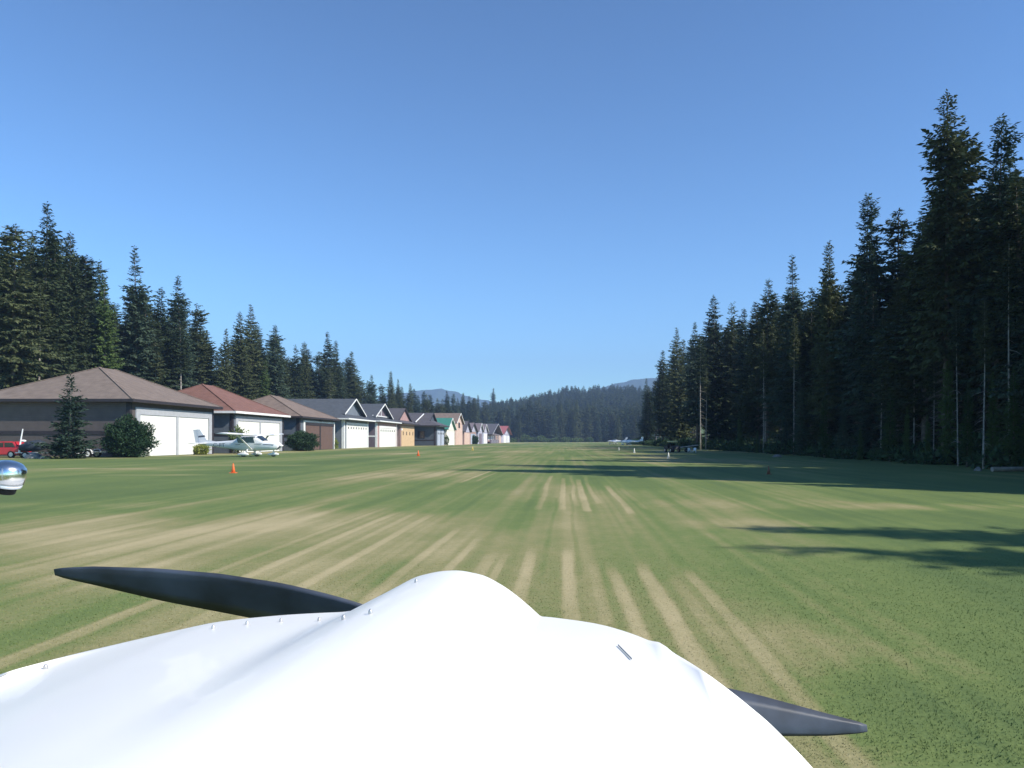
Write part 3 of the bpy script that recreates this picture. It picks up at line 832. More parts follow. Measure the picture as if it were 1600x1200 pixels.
def gable_parts(e, xf, d, y0, y1, ze, zr, ov, mr, mf, dutch=None, vo=.5, mg=None, brace=False):
    xb = xf - d
    a, b = y0 - ov, y1 + ov; yr = (y0 + y1) / 2
    sl = (zr - ze) / (yr - a)
    rf = MB()
    if dutch is None:
        x1 = xf + vo
        rf.slab([(xb - .4, a, ze), (x1, a, ze), (x1, yr, zr), (xb - .4, yr, zr)], .2)
        rf.slab([(xb - .4, b, ze), (xb - .4, yr, zr), (x1, yr, zr), (x1, b, ze)], .2)
        # gable walls rise from the wall box up to the slope
        zw = ze - .2 - .02 + 0
        g = MB()
        zt = zr - .2 - .03
        zs = ze + sl * ov - .23
        for x in (xf, xb + .15):
            g.add([(x - .15, y0, ze - .3), (x - .15, y1, ze - .3), (x - .15, y1, zs), (x - .15, yr, zt), (x - .15, y0, zs), (x, y0, ze - .3), (x, y1, ze - .3), (x, y1, zs), (x, yr, zt), (x, y0, zs)],
                  [(0, 1, 2, 3, 4), (9, 8, 7, 6, 5), (0, 5, 6, 1), (1, 6, 7, 2), (2, 7, 8, 3), (3, 8, 9, 4), (4, 9, 5, 0)])
        g.build('gable', mg, e)
        p0, p1, p2 = Vector((x1, a, ze)), Vector((x1, yr, zr)), Vector((x1, b, ze))
    else:
        zg = dutch
        run = (zg - ze) / sl
        x1 = xf + ov; xg = x1 - run
        ya, yb = a + run, b - run
        rf.slab([(xb - ov, a, ze), (x1, a, ze), (xg, ya, zg), (xb - ov, ya, zg)], .2)
        rf.slab([(x1, b, ze), (xb - ov, b, ze), (xb - ov, yb, zg), (xg, yb, zg)], .2)
        rf.slab([(x1, a, ze), (x1, b, ze), (xg, yb, zg), (xg, ya, zg)], .2)
        xv = xg + vo
        rf.slab([(xb - ov, ya, zg), (xg, ya, zg), (xv, ya, zg + .004), (xv, yr, zr), (xb - ov, yr, zr)], .2)
        rf.slab([(xv, yb, zg + .004), (xg, yb, zg), (xb - ov, yb, zg), (xb - ov, yr, zr), (xv, yr, zr)], .2)
        MB().add([(xg - .1, ya - .1, zg - .25), (xg - .1, yb + .1, zg - .25), (xg - .1, yr, zr - .24), (xg, ya - .1, zg - .25), (xg, yb + .1, zg - .25), (xg, yr, zr - .24)],
                 [(0, 1, 2), (5, 4, 3), (0, 3, 4, 1), (1, 4, 5, 2), (2, 5, 3, 0)]).build('gable', mg, e)
        # closed soffit and end wall at the back
        MB().box(xb - ov + .01, x1 - .01, a + .02, b - .02, ze - .26, ze - .22).build('soffit', M['grey_trim'], e)
        p0, p1, p2 = Vector((xv, ya, zg)), Vector((xv, yr, zr)), Vector((xv, yb, zg))
        fascia(e, xb - ov, x1, a, b, ze - .24, ze + .02, mf)
        if brace:
            MB().beam((xg + .12, ya + .5, zg + .28), (xg + .12, yb - .5, zg + .28), .12, .22).beam((xg + .12, yr, zg + .3), (xg + .12, yr, zr - .4), .16, .12, (1, 0, 0)).build('gable_brace', M['white'], e)
    rf.build('roof', M[mr], e)
    for q0, q1 in ((p0, p1), (p2, p1)):
        MB().beam(q0 + Vector((.045, 0, -.1)), q1 + Vector((.045, 0, -.1)), .08, .26, (0, 0, 1)).build('bargeboard', M[mf], e)
    return e

def corner_boards(e, xf, y0, y1, h, m, w=.3):
    MB().box(xf - w, xf + .05, y0 - .05, y0 - .003, 0, h).box(xf + .003, xf + .05, y0 - .002, y0 + w, 0, h).build('corner_board', M[m], e)
    MB().box(xf - w, xf + .05, y1 + .003, y1 + .05, 0, h).box(xf + .003, xf + .05, y1 - w, y1 + .002, 0, h).build('corner_board', M[m], e)

GH = 'hangars along the left side of the runway'
XF = -44.0
# 1
h1 = hip_hangar('large grey brown hangar with hip roof and two big white doors, nearest of the row', XF, 15.4, 77.4, 95.7, 5.80, 9.75, .8, 'sid_brown', 'roof_brown', 'dark_trim')
doors(h1, XF, 79.2, 94.2, 4.3, 'white_door', 2, .5, mpost='grey_trim')
door_trim(h1, XF, 79.1, 94.3, 4.32, 'grey_trim', .75)
belt(h1, XF, XF - 15.4, 77.4, 2.25, 2.62, 'dark_trim'); corner_boards(h1, XF, 77.4, 95.7, 5.5, 'dark_trim', .35)
# 2
h2 = hip_hangar('slate hangar with red brown hip roof, white fascia and white doors', XF, 15.0, 101.2, 119.4, 5.5, 9.6, .8, 'sid_slate', 'roof_red', 'white')
doors(h2, XF, 102.8, 117.6, 4.25, 'white_door', 2, .55, mpost='grey_trim')
door_trim(h2, XF, 102.7, 117.7, 4.27, 'grey_trim', .7)
belt(h2, XF, XF - 15, 101.2, 2.25, 2.6, 'dark_trim'); corner_boards(h2, XF, 101.2, 119.4, 5.2, 'dark_trim', .35)
# 3
h3 = hip_hangar('grey hangar with tan brown hip roof and dark brown double doors', XF, 15.4, 126.5, 145.5, 5.6, 9.55, .8, 'sid_slate', 'roof_tan', 'dark_trim')
doors(h3, XF, 129.6, 144.4, 4.2, 'door_brown', 2, .6)
MB().box(XF + .004, XF + .13, 129.0, 145.0, 4.23, 4.7).build('door_header', M['dark_trim'], h3)
MB().box(XF + .003, XF + .15, 128.4, 128.98, 0, 5.0).box(XF + .003, XF + .15, 145.02, 145.44, 0, 5.0).box(XF + .003, XF + .147, 128.99, 145.01, 4.72, 5.0).build('door_trim', M['white'], h3)
belt(h3, XF, XF - 15.4, 126.5, 2.2, 2.6, 'dark_trim'); corner_boards(h3, XF, 126.5, 145.5, 5.3, 'dark_trim', .5)
orn = MB()
for s in (-1, 1):
    orn.add([(XF + .2, 136.9, 5.08), (XF + .2, 136.9 + s * .9, 5.32), (XF + .2, 136.9 + s * 1.0, 5.12), (XF + .2, 136.9 + s * .5, 4.98), (XF + .24, 136.9, 5.08), (XF + .24, 136.9 + s * .9, 5.32), (XF + .24, 136.9 + s * 1.0, 5.12), (XF + .24, 136.9 + s * .5, 4.98)],
            [(0, 1, 2, 3), (7, 6, 5, 4), (0, 4, 5, 1), (1, 5, 6, 2), (2, 6, 7, 3), (3, 7, 4, 0)])
orn.beam((XF + .22, 136.9, 4.95), (XF + .22, 136.9, 5.4), .16, .06, (1, 0, 0))
orn.build('wall_ornament', M['dark_trim'], h3)
# 4
h4 = empty('hangar'); tag(h4, 'grey blue hangar with white edged gable, slate roof and tall white doors', 'hangar')
wall_box(h4, XF, XF - 16, 152, 170.5, 5.85, M['sid_grey'])
gable_parts(h4, XF, 16, 152, 170.5, 6.0, 10.35, 1.3, 'roof_slate', 'white', dutch=6.95, vo=.9, mg=M['sid_grey'])
doors(h4, XF, 153.9, 169.3, 4.75, 'white_door', 2, .1, post=False, wins=(4, 3.95, .5, .42))
door_trim(h4, XF, 153.8, 169.4, 4.8, 'white', .45); corner_boards(h4, XF, 152, 170.5, 5.7, 'white', .5)
# 5
h5 = empty('hangar'); tag(h5, 'plum and dusty pink hangar with braced white gable and white windowed doors', 'hangar')
wall_box(h5, XF, XF - 15, 178, 199, 6.0, M['sid_plum'])
gable_parts(h5, XF, 15, 178, 199, 6.2, 10.6, 1.1, 'roof_slate', 'white', dutch=7.2, vo=1.0, mg=M['sid_plum'], brace=True)
MB().box(XF + .003, XF + .05, 178.06, 198.94, .02, 5.8).build('front_cladding', M['sid_pink'], h5)
doors(h5, XF + .05, 180.8, 196.9, 4.5, 'white_door', 2, .1, post=False, wins=(4, 3.7, .55, .5))
door_trim(h5, XF + .05, 180.7, 197, 4.55, 'white', .5); belt(h5, XF, XF - 15, 178, 2.4, 2.75, 'white'); corner_boards(h5, XF + .05, 178, 199, 5.8, 'white', .4)
# 6
h6 = empty('hangar'); tag(h6, 'rose brown hangar with pink gable and large tan door with four slot windows', 'hangar')
wall_box(h6, XF, XF - 15, 203.6, 222.3, 6.0, M['sid_rose'])
gable_parts(h6, XF, 15, 203.6, 222.3, 6.2, 10.5, 1.2, 'roof_char', 'dark_trim', dutch=7.1, vo=.45, mg=M['sid_pink'])
doors(h6, XF, 204.6, 221.9, 5.4, 'door_tan', 1, .1, wins=(4, 3.0, .7, 1.0))
MB().beam((XF + .05, 203.0, 4.6), (XF + .5, 202.9, 4.6), .08, .08).tube([(XF + .5, 202.9, 4.3), (XF + .5, 202.9, 4.75)], [.28, .12], 8).build('wall_lamp', M['white'], h6)
# 7
X7 = -38.6
h7 = empty('hangar'); tag(h7, 'charcoal hangar standing forward of its neighbours with pale grey double doors', 'hangar')
wall_box(h7, X7, X7 - 20, 226.5, 243, 5.85, M['sid_charcoal'])
gable_parts(h7, X7, 20, 226.5, 243, 6.0, 10.0, 1.4, 'roof_char', 'dark_trim', dutch=7.6, vo=.5, mg=M['sid_charcoal'])
doors(h7, X7, 229.5, 242, 4.9, 'door_grey', 2, .7, wins=(2, 3.4, .9, .55))
w7 = MB().box(X7 - 5.3, X7 - 3.1, 226.42, 226.497, 2.2, 4.4).build('window_frame', M['dark_trim'], h7)
MB().box(X7 - 5.1, X7 - 3.3, 226.39, 226.417, 2.35, 4.25).build('window', M['glass'], w7)
belt(h7, X7, X7 - 20, 226.5, 1.5, 1.8, 'dark_trim'); corner_boards(h7, X7, 226.5, 243, 5.7, 'dark_trim', .5)
dm = MB()
dm.slab([(X7 - 9.5, 226.6, 7.0), (X7 - 9.5, 233, 9.7), (X7 - 4.6, 233, 9.7), (X7 - 6.0, 226.6, 7.0)], .18)
dm.build('dormer_roof', M['roof_char'], h7)
MB().beam((X7 - 5.9, 226.55, 7.0), (X7 - 4.6, 232.6, 9.6), .2, .25).build('bargeboard', M['white'], h7)

def simple_hangar(label, xf, d, y0, y1, ze, zr, mw, mr, mf, mg, mdoor, dh, dw=.8, leaves=1, ov=.6, wins=None, attic=False):
    e = empty('hangar'); tag(e, label, 'hangar')
    wall_box(e, xf, xf - d, y0, y1, ze - .25, M[mw])
    gable_parts(e, xf, d, y0, y1, ze, zr, ov, mr, mf, None, .7, M[mg])
    c = (y0 + y1) / 2; w = (y1 - y0) * dw
    if mdoor:
        doors(e, xf, c - w / 2, c + w / 2, dh, mdoor, leaves, .3, wins=wins)
    if attic:
        MB().box(xf + .003, xf + .09, c - 1.7, c + 1.7, ze - 1.6, ze + .3).build('window', M['glass'], e)
    return e
X8 = -38.3
h8 = simple_hangar('cream fronted hangar with green metal roof', X8, 15, 245.5, 263, 5.2, 9.0, 'sid_cream', 'roof_green', 'white', 'sid_cream', 'white_door', 3.9, .8)
h9 = simple_hangar('tall pinkish beige hangar with dark attic window under a white edged gable', X8, 17, 265, 283, 7.6, 11.3, 'sid_beige', 'roof_tan', 'white', 'sid_beige', 'sid_beige', 5.0, .8, 1, .9, None, True)
h10 = simple_hangar('rose brown hangar with steep dark roof beside the tall beige one', X8, 14, 287, 305, 4.9, 9.0, 'sid_rose', 'roof_char', 'dark_trim', 'sid_lilac', 'sid_beige', 4.4, .85)
h11 = simple_hangar('grey roofed hangar half hidden behind a dark green shrub', X8 - .6, 14, 309, 331, 5.4, 8.9, 'sid_rose', 'roof_dusty', 'dark_trim', 'sid_lilac', 'door_grey', 4.2, .7)
h12 = simple_hangar('grey roofed hangar with a dull mauve door', X8, 14, 333.5, 350.5, 5.6, 9.2, 'sid_lilac', 'roof_dusty', 'white', 'sid_lilac', 'sid_plum', 4.6, .65)
h12b = simple_hangar('grey roofed hangar with bright white door right of the mauve door', X8, 14, 353.5, 372, 5.5, 9.2, 'sid_lilac', 'roof_dusty', 'white', 'sid_lilac', 'white_door', 4.7, .8)
# 13: broad dark roof over an open porch
h13 = empty('hangar'); tag(h13, 'wide hangar with dark low pitched roof and porch between pinkish walls', 'hangar')
wall_box(h13, X8 - 1, X8 - 18, 380, 440, 4.3, M['sid_rose'])
gable_parts(h13, X8 - 1, 17, 380, 440, 4.6, 10.4, 1.6, 'roof_char', 'grey_trim', None, 3.0, M['dark_trim'])
pr = MB(); pr.slab([(X8 - .8, 381, 5.2), (X8 + 1.6, 381, 4.6), (X8 + 1.6, 424, 4.6), (X8 - .8, 424, 5.2)], .25); pr.build('porch_roof', M['roof_dusty'], h13)
for k in range(5): MB().box(X8 + 1.2, X8 + 1.45, 382 + k * 10, 382.35 + k * 10, 0, 4.4).build('post', M['grey_trim'], h13)
for k in range(3): MB().box(X8 - .997, X8 - .93, 386 + k * 12, 392 + k * 12, 1.6, 3.8).build('window', M['plastic_white'], h13)
MB().box(X8 - .997, X8 + .8, 426, 439, 0, 4.2).build('front_cladding', M['sid_beige'], h13)
MB().box(X8 + .2, X8 + .9, 381, 425, 0, 1.9).build('base_wall', M['sid_plum'], h13)
# 14
h14 = empty('hangar'); tag(h14, 'last hangar of the row with rust red roof and two white doors', 'hangar')
wall_box(h14, X8, X8 - 18, 452, 520, 5.0, M['sid_lilac'])
gable_parts(h14, X8, 18, 452, 520, 5.2, 10.6, 1.4, 'roof_rust', 'dark_trim', None, 1.8, M['sid_lilac'])
for a, b in ((468, 490), (497, 512)): MB().box(X8 + .003, X8 + .09, a, b, .02, 4.4).build('door', M['white_door'], h14)

# ------------------------------------------------------------------ shrubs, young conifer, small plants
shrub('round_shrub', *at(201, 0, 75.0)[:2], 2.15, 2.0, 3.75, 'shrub', 'large round dark green shrub at the corner of the nearest hangar', 15000, .24, None, 1, .12)
shrub('round_shrub', *at(472, 0, 122.5)[:2], 2.35, 1.8, 2.95, 'shrub', 'low wide dark shrub beside the brown hangar doors', 11000, .26, None, 2)
shrub('round_shrub', *at(740.5, 0, 318)[:2], 1.7, 1.9, 3.4, 'shrub', 'dark shrub in front of a far grey roofed hangar', 2500, .5, None, 3)
shrub('leafy_plant', *at(517, 0, 146)[:2], .9, .9, 1.9, 'shrub_lime', 'yellow green spiky plant right of the brown hangar doors', 500, .8, None, 4, .3)
shrub('leafy_plant', *at(314, 0, 91)[:2], .9, .7, 1.1, 'shrub_lime', 'pale yellow plant behind the tail of the parked white aircraft', 700, .3, None, 5)
shrub('leafy_plant', *at(372, 0, 99)[:2], 1.2, .8, 3.3, 'shrub_mid', 'small leafy plant behind the wing of the parked white aircraft', 900, .35, None, 6)
shrub('leafy_plant', *at(698, 0, 243)[:2], .7, .7, 3.0, 'shrub_mid', 'small potted looking plant between charcoal and cream hangars', 400, .4, None, 7)
for i, px in enumerate((800, 811, 820, 833, 846, 856, 868, 884, 902, 921)):
    Y = 575 + (i * 37) % 40
    shrub('low_shrub', wx(px, Y), Y, 2.6 + (i % 3), 2.2, 2.4 + (i * 7 % 5) * (.9 if px < 860 else .3), 'shrub_mid', 'pale green low shrub at the far end of the runway', 500, 1.0, 'low shrubs at the far end of the runway', 20 + i)
# young conifer, open and sparse
r = np.random.default_rng(63)
V, F, lean = crown_geo(r, H=7.6, Rm=2.0, base=.02, droop=.10, up=.14, dens=1.15, spray=.62, power=1.05, step=.27, sparse=.12, wob=.5, hang=.15)
PROTO['young'] = (fast_mesh('crown', V, F, M['needle_blue']), trunk_mesh('trunk', 7.4, .085, lean, M['bark_pale'], r), 7.6)
yc = at(109, 0, 69.5)
tree('young', yc.x, yc.y, wz(584, 69.5), 'young open conifer in front of the nearest hangar wall', None, 1.0, 'young_conifer')

# ------------------------------------------------------------------ cones and markers
def cone(x, y, h, m, label, group=None):
    e = empty('traffic_cone', (x, y, float(terrain(x, y)))); tag(e, label, 'cone', group)
    w = h * .30
    MB().box(-w, w, -w, w, .0, h * .06).build('base', M[m], e)
    MB().tube([(0, 0, h * .06), (0, 0, h * .5), (0, 0, h)], [h * .21, h * .13, h * .045], 16).build('body', M[m], e, True)
    MB().tube([(0, 0, h * .52), (0, 0, h * .72)], [h * .131, h * .092], 16, False).build('collar', M['cone' if m == 'cone' else m], e, True)
    return e
def cone_px(px, py, h, m, label):
    Y = 1200 * EYE / (py - 687.5)
    return cone(wx(px, Y), Y, h, m, label)
cone_px(364.5, 739, .50, 'cone', 'bright orange traffic cone on the grass below the parked white aircraft')
cone_px(653.5, 712, .62, 'cone', 'small orange cone on the grass below the tan door hangar')
cone_px(738.5, 704, .62, 'cone_yellow', 'small yellow marker cone before the far hangars')
cone_px(1201, 741, .42, 'cone_dark', 'dark cone standing in the tree shadow')
cone_px(1044.5, 716, .55, 'cone_white', 'pale marker cone nearest the white chairs')
cone_px(991, 708, .62, 'cone_white', 'pale marker cone left of the yellow roofed vehicle')
cone_px(967, 703.5, .5, 'cone_white', 'small pale marker cone below the far white aircraft')

# ------------------------------------------------------------------ aircraft parked
def sect(x, w, z0, z1, n=20, p=2.6):
    zc, hz = (z0 + z1) / 2, (z1 - z0) / 2
    out = []
    for k in range(n):
        t = 2 * math.pi * k / n
        c, s = math.cos(t), math.sin(t)
        out.append((x, math.copysign(abs(c) ** (2 / p), c) * w, zc + math.copysign(abs(s) ** (2 / p), s) * hz))
    return out

def wing_panel(y0, y1, c0, c1, x0, x1, z0, z1, th=.13):
    rings = []
    for y, c, x, z in ((y0, c0, x0, z0), (y1, c1, x1, z1)):
        pr_ = [(0, 0), (.06, .5), (.3, .75), (.65, .45), (1, .03), (1, -.03), (.6, -.25), (.25, -.4), (.05, -.3)]
        rings.append([(x - q[0] * c, y, z + q[1] * th * c) for q in pr_])
    return MB().loft(rings)

def text_mesh(body, size):
    cu = bpy.data.curves.new('letters', 'FONT'); cu.body = body; cu.size = size; cu.extrude = .004; cu.align_x = 'CENTER'
    o = bpy.data.objects.new('letters', cu); col.objects.link(o)
    me = bpy.data.meshes.new_from_object(o.evaluated_get(bpy.context.evaluated_depsgraph_get()))
    bpy.data.objects.remove(o)
    return me

def aircraft(label, loc, rz, high=True, scale=1.0, paint='plane_white', detail=True, name='parked_aircraft'):
    e = empty(name, loc, rz); e.scale = (scale,) * 3
    tag(e, label, 'aircraft')
    P = M[paint]
    st = [(2.05, .28, .86, 1.38), (1.9, .44, .72, 1.5), (1.3, .52, .66, 1.56), (.75, .54, .63, 1.6)]
    if high: st += [(.2, .56, .6, 2.04), (-.2, .57, .58, 2.16), (-1.2, .56, .58, 2.16), (-1.7, .50, .62, 2.0), (-2.3, .40, .72, 1.68), (-3.6, .26, .92, 1.56), (-5.0, .13, 1.12, 1.5), (-5.75, .05, 1.24, 1.46)]
    else: st += [(.1, .54, .6, 1.62), (-.3, .52, .6, 1.98), (-1.2, .5, .6, 1.98), (-1.8, .44, .64, 1.66), (-3.6, .24, .9, 1.5), (-5.0, .13, 1.05, 1.42), (-5.75, .05, 1.2, 1.4)]
    MB().loft([sect(*s) for s in st]).build('fuselage', P, e, True)
    if high:
        # windscreen, side windows, rear window as thin shells hugging the cabin
        def shell(name_, stations, z0f, z1f, side):
            pass
        for s in (-1, 1):
            for x0, x1 in ((-.22, -.92), (-1.0, -1.62)):
                MB().add([(x0 + .16, s * .575, 1.42), (x1, s * .575, 1.42), (x1 - (.0 if x1 > -1 else .18), s * .545, 1.98), (x0, s * .545, 1.98), (x0 + .16, s * .585, 1.42), (x1, s * .585, 1.42), (x1 - (.0 if x1 > -1 else .18), s * .56, 1.98), (x0, s * .56, 1.98)],
                         [(0, 1, 2, 3), (7, 6, 5, 4), (0, 4, 5, 1), (1, 5, 6, 2), (2, 6, 7, 3), (3, 7, 4, 0)]).build('window', M['glass'], e)
        MB().add([(.72, -.42, 1.64), (.72, .42, 1.64), (.12, .44, 2.09), (.12, -.44, 2.09), (.74, -.42, 1.67), (.74, .42, 1.67), (.14, .44, 2.12), (.14, -.44, 2.12)],
                 [(0, 1, 2, 3), (7, 6, 5, 4), (0, 4, 5, 1), (1, 5, 6, 2), (2, 6, 7, 3), (3, 7, 4, 0)]).build('windscreen', M['glass'], e)
    else:
        MB().loft([sect(.05, .40, 1.55, 1.66, 12), sect(-.3, .46, 1.56, 2.03, 12), sect(-1.1, .45, 1.56, 2.03, 12), sect(-1.75, .3, 1.5, 1.68, 12)]).build('canopy', M['glass'], e, True)
    zw = 2.16 if high else .72
    for s in (-1, 1):
        y0 = s * .40
        zt = zw + (.16 if high else .5)
        wing_panel(y0, s * 2.9, 1.62, 1.62, .12, .12, zw, zw + (zt - zw) * .45).build('wing', P, e, True)
        tip = wing_panel(s * 2.9, s * 5.2, 1.62, 1.12, .12, -.06, zw + (zt - zw) * .45, zt).build('wing_tip_panel', P, e, True)
        if high:
            MB().beam((-.35, s * .55, .72), (-.45, s * 2.75, 2.12), .16, .05).build('wing_strut', P, e)
        wing_panel(s * .05, s * 1.75, 1.15, .72, -4.75, -5.05, 1.34, 1.36, .10).build('tailplane', P, e, True)
    # fin with dorsal fillet, and rudder
    prof = [(-3.9, 1.5), (-4.9, 1.72), (-5.55, 2.78), (-5.85, 2.8), (-5.62, 1.42)]
    MB().add([(x, -.05, z) for x, z in prof] + [(x, .05, z) for x, z in prof], [(0, 1, 2, 3, 4), (9, 8, 7, 6, 5)] + [(i, 5 + i, 5 + (i + 1) % 5, (i + 1) % 5) for i in range(5)]).build('fin', P, e)
    rp = [(-5.86, 2.78), (-6.22, 2.76), (-5.98, 1.38), (-5.64, 1.40)]
    MB().add([(x, -.035, z) for x, z in rp] + [(x, .035, z) for x, z in rp], [(0, 1, 2, 3), (7, 6, 5, 4)] + [(i, 4 + i, 4 + (i + 1) % 4, (i + 1) % 4) for i in range(4)]).build('rudder', P, e)
    sb = [(-5.05, 2.02), (-5.14, 2.2), (-5.72, 2.12), (-5.70, 1.96)]
    for s in (-1, 1):
        MB().add([(x, s * .052, z) for x, z in sb] + [(x, s * .056, z) for x, z in sb], [(0, 1, 2, 3), (7, 6, 5, 4)] + [(i, 4 + i, 4 + (i + 1) % 4, (i + 1) % 4) for i in range(4)]).build('fin_stripe', M['plane_grey'], e)
    # landing gear
    for (x, y) in ((-.75, -1.22), (-.75, 1.22), (1.45, 0)):
        a = (x, math.copysign(.45, y) if y else 0, .72)
        lg = MB().beam(a, (x, y, .32), .16, .05, (1, 0, 0)).build('gear_leg', P, e)
        MB().tube([(x, y - .08, .21), (x, y + .08, .21)], .21, 14).build('wheel', M['rubber'], lg)
        MB().loft([sect(x + .48, .05, .2, .3, 10, 2), sect(x + .28, .13, .12, .42, 10, 2), sect(x, .15, .10, .46, 10, 2), sect(x - .4, .10, .14, .36, 10, 2), sect(x - .62, .02, .2, .26, 10, 2)]).build('wheel_pant', P, lg, True)
        if y: bpy.context.view_layer.update(); lg.children[-1].location.y = y
    # propeller
    MB().tube([(2.02, 0, 1.12), (2.15, 0, 1.12), (2.35, 0, 1.12)], [.2, .17, .03], 14).build('spinner', P, e, True)
    pb = MB()
    for s in (-1, 1):
        pb.add([(2.12, s * .05, 1.12 - .05), (2.12, s * .45, 1.12 + s * .2 - .08), (2.12, s * .85, 1.12 + s * .42 - .04), (2.12, s * .86, 1.12 + s * .42 + .03), (2.12, s * .45, 1.12 + s * .2 + .08), (2.12, s * .05, 1.17),
                (2.16, s * .05, 1.12 - .05), (2.18, s * .45, 1.12 + s * .2 - .08), (2.14, s * .85, 1.12 + s * .42 - .04), (2.14, s * .86, 1.12 + s * .42 + .03), (2.16, s * .45, 1.12 + s * .2 + .08), (2.16, s * .05, 1.17)],
               [(0, 1, 2, 3, 4, 5), (11, 10, 9, 8, 7, 6)] + [(i, 6 + i, 6 + (i + 1) % 6, (i + 1) % 6) for i in range(6)])
    pb.build('propeller', M['plane_dark'], e)
    if detail:
        # side stripes and the registration on both flanks
        for s in (-1, 1):
            MB().beam((1.7, s * .50, 1.22), (.7, s * .552, 1.26), .02, .06).build('cowl_stripe', M['plane_grey'], e)
            MB().beam((.62, s * .575, 1.32), (-1.9, s * .50, 1.22), .02, .045).build('side_stripe', M['plane_grey'], e)
        me = text_mesh('C-FTNL', .52)
        me.materials.append(M['plane_grey'])
        for s in (-1, 1):
            o = bpy.data.objects.new('registration', me); col.objects.link(o); o.parent = e
            o.location = (-3.2, s * .335, 1.02)
            tilt = math.atan2(.26 - .13, 1.4) + .03
            o.rotation_euler = (R(90), 0, tilt if s < 0 else math.pi - tilt)
    return e

pa = at(0, 0, 78.5); pa.x = wx(403.5, 78.5)
aircraft('white high wing aircraft with grey registration letters parked on the grass before the hangars', (pa.x, 78.5, 0.0), R(-9), True, 1.0).scale = (1.17, 1.0, 1.0)
aircraft('far white low wing aircraft near the end of the right stand, tail to the right', (wx(979, 262), 262, 0), R(197), False, 1.0, 'plane_white', False)
aircraft('far pale aircraft behind and left of the white low wing one', (wx(958, 300), 300, 0), R(150), False, 1.0, 'plane_white', False)

# ------------------------------------------------------------------ vehicles and clutter by the first hangar
def wheel(e, x, y, r_, w=.2, rim='galv'):
    t = MB().tube([(x, y - w / 2, r_), (x, y + w / 2, r_)], r_, 18).build('wheel', M['rubber'], e)
    MB().tube([(x, y - w / 2 - .01, r_), (x, y + w / 2 + .01, r_)], r_ * .62, 14).build('rim', M[rim], t)

def red_car(x, y):
    e = empty('parked_car', (x, y, 0), math.pi); tag(e, 'red car parked at the left edge beside the nearest hangar', 'car')
    # local +x is the front
    body = [(-2.1, .45), (-2.12, .85), (-2.0, .98), (.75, .98), (1.9, .86), (2.15, .7), (2.15, .4), (1.7, .3), (-1.8, .3)]
    MB().loft([[(px_, s * .86, z) for px_, z in body] for s in (-1, 1)]).build('body', M['car_red'], e, False, .06)
    cab = [(-1.85, .96), (-1.45, 1.50), (-1.1, 1.58), (-.1, 1.56), (.15, 1.48), (.85, .96)]
    MB().loft([[(q[0], s * .70, q[1]) for q in cab] for s in (-1, 1)]).build('cabin', M['car_red'], e, False, .05)
    for s in (-1, 1):
        for w_ in ([(-1.62, 1.0), (-1.32, 1.44), (-.58, 1.46), (-.58, 1.0)], [(-.48, 1.0), (-.48, 1.46), (.02, 1.42), (.6, 1.0)]):
            MB().loft([[(q[0], s * d_, q[1]) for q in w_] for d_ in (.703, .715)]).build('window', M['glass'], e)
    MB().add([(.9, -.6, .99), (.9, .6, .99), (.2, .58, 1.46), (.2, -.58, 1.46)], [(0, 1, 2, 3)]).build('windscreen', M['glass'], e)
    for wx_ in (-1.3, 1.35):
        for s in (-.78, .78): wheel(e, wx_, s, .33)
    MB().box(-2.16, -2.125, -.75, -.5, .7, .85).build('tail_light', M['cone'], e)
    return e
red_car(wx(41, 73.5) - 2.15, 73.5)

def boat(x, y):
    e = empty('covered_boat', (x, y, 0), R(10)); tag(e, 'small boat under a dark tarp with a white post, right of the red car', 'boat')
    MB().loft([sect(-1.0, .5, .7, 1.25, 12), sect(-.4, .62, .62, 1.55, 12), sect(.5, .62, .62, 1.75, 12), sect(.95, .45, .75, 1.6, 12), sect(1.2, .12, .95, 1.35, 12)]).build('tarp_cover', M['tarp'], e, True)
    MB().tube([(-1.05, -.2, .5), (-.95, -.2, 1.5), (-.75, -.2, 2.75)], [.09, .07, .05], 8).build('post', M['plastic_white'], e)
    MB().loft([sect(-.95, .2, 1.5, 1.75, 8, 2), sect(-.6, .18, 1.5, 1.7, 8, 2)]).build('outboard_motor', M['plastic_white'], e, True)
    MB().beam((-1.3, -.4, .5), (1.9, -.2, .48), .09, .09).beam((-1.3, .4, .5), (1.9, .2, .48), .09, .09).beam((-.3, -.7, .45), (-.3, .7, .45), .08, .08).build('trailer_frame', M['galv'], e)
    for s in (-.72, .72): wheel(e, -.3, s, .29, .18)
    return e
boat(wx(51, 73), 73)

def trailer(x, y, rz, label):
    e = empty('flat_trailer', (x, y, 0), rz); tag(e, label, 'trailer')
    MB().box(-1.3, 1.4, -.7, .7, .5, .62).build('deck', M['wood'], e)
    MB().beam((1.4, 0, .55), (2.6, 0, .48), .1, .1).build('drawbar', M['galv'], e)
    for k, xx in enumerate((-1.15, -.2)):
        for s in (-.82, .82):
            wheel(e, xx, s, .36, .2, 'plastic_white')
            if k == 1:
                MB().loft([[(xx + math.cos(t) * rr, s + d_, .38 + math.sin(t) * rr) for rr, t in [(.46, q * math.pi / 6) for q in range(7)] + [(.42, q * math.pi / 6) for q in range(6, -1, -1)]] for d_ in (-.12, .12)]).build('fender', M['plastic_white'], e)
    return e
trailer(wx(148, 74.5), 74.5, R(4), 'low flat trailer with white wheels between the young conifer and the round shrub')

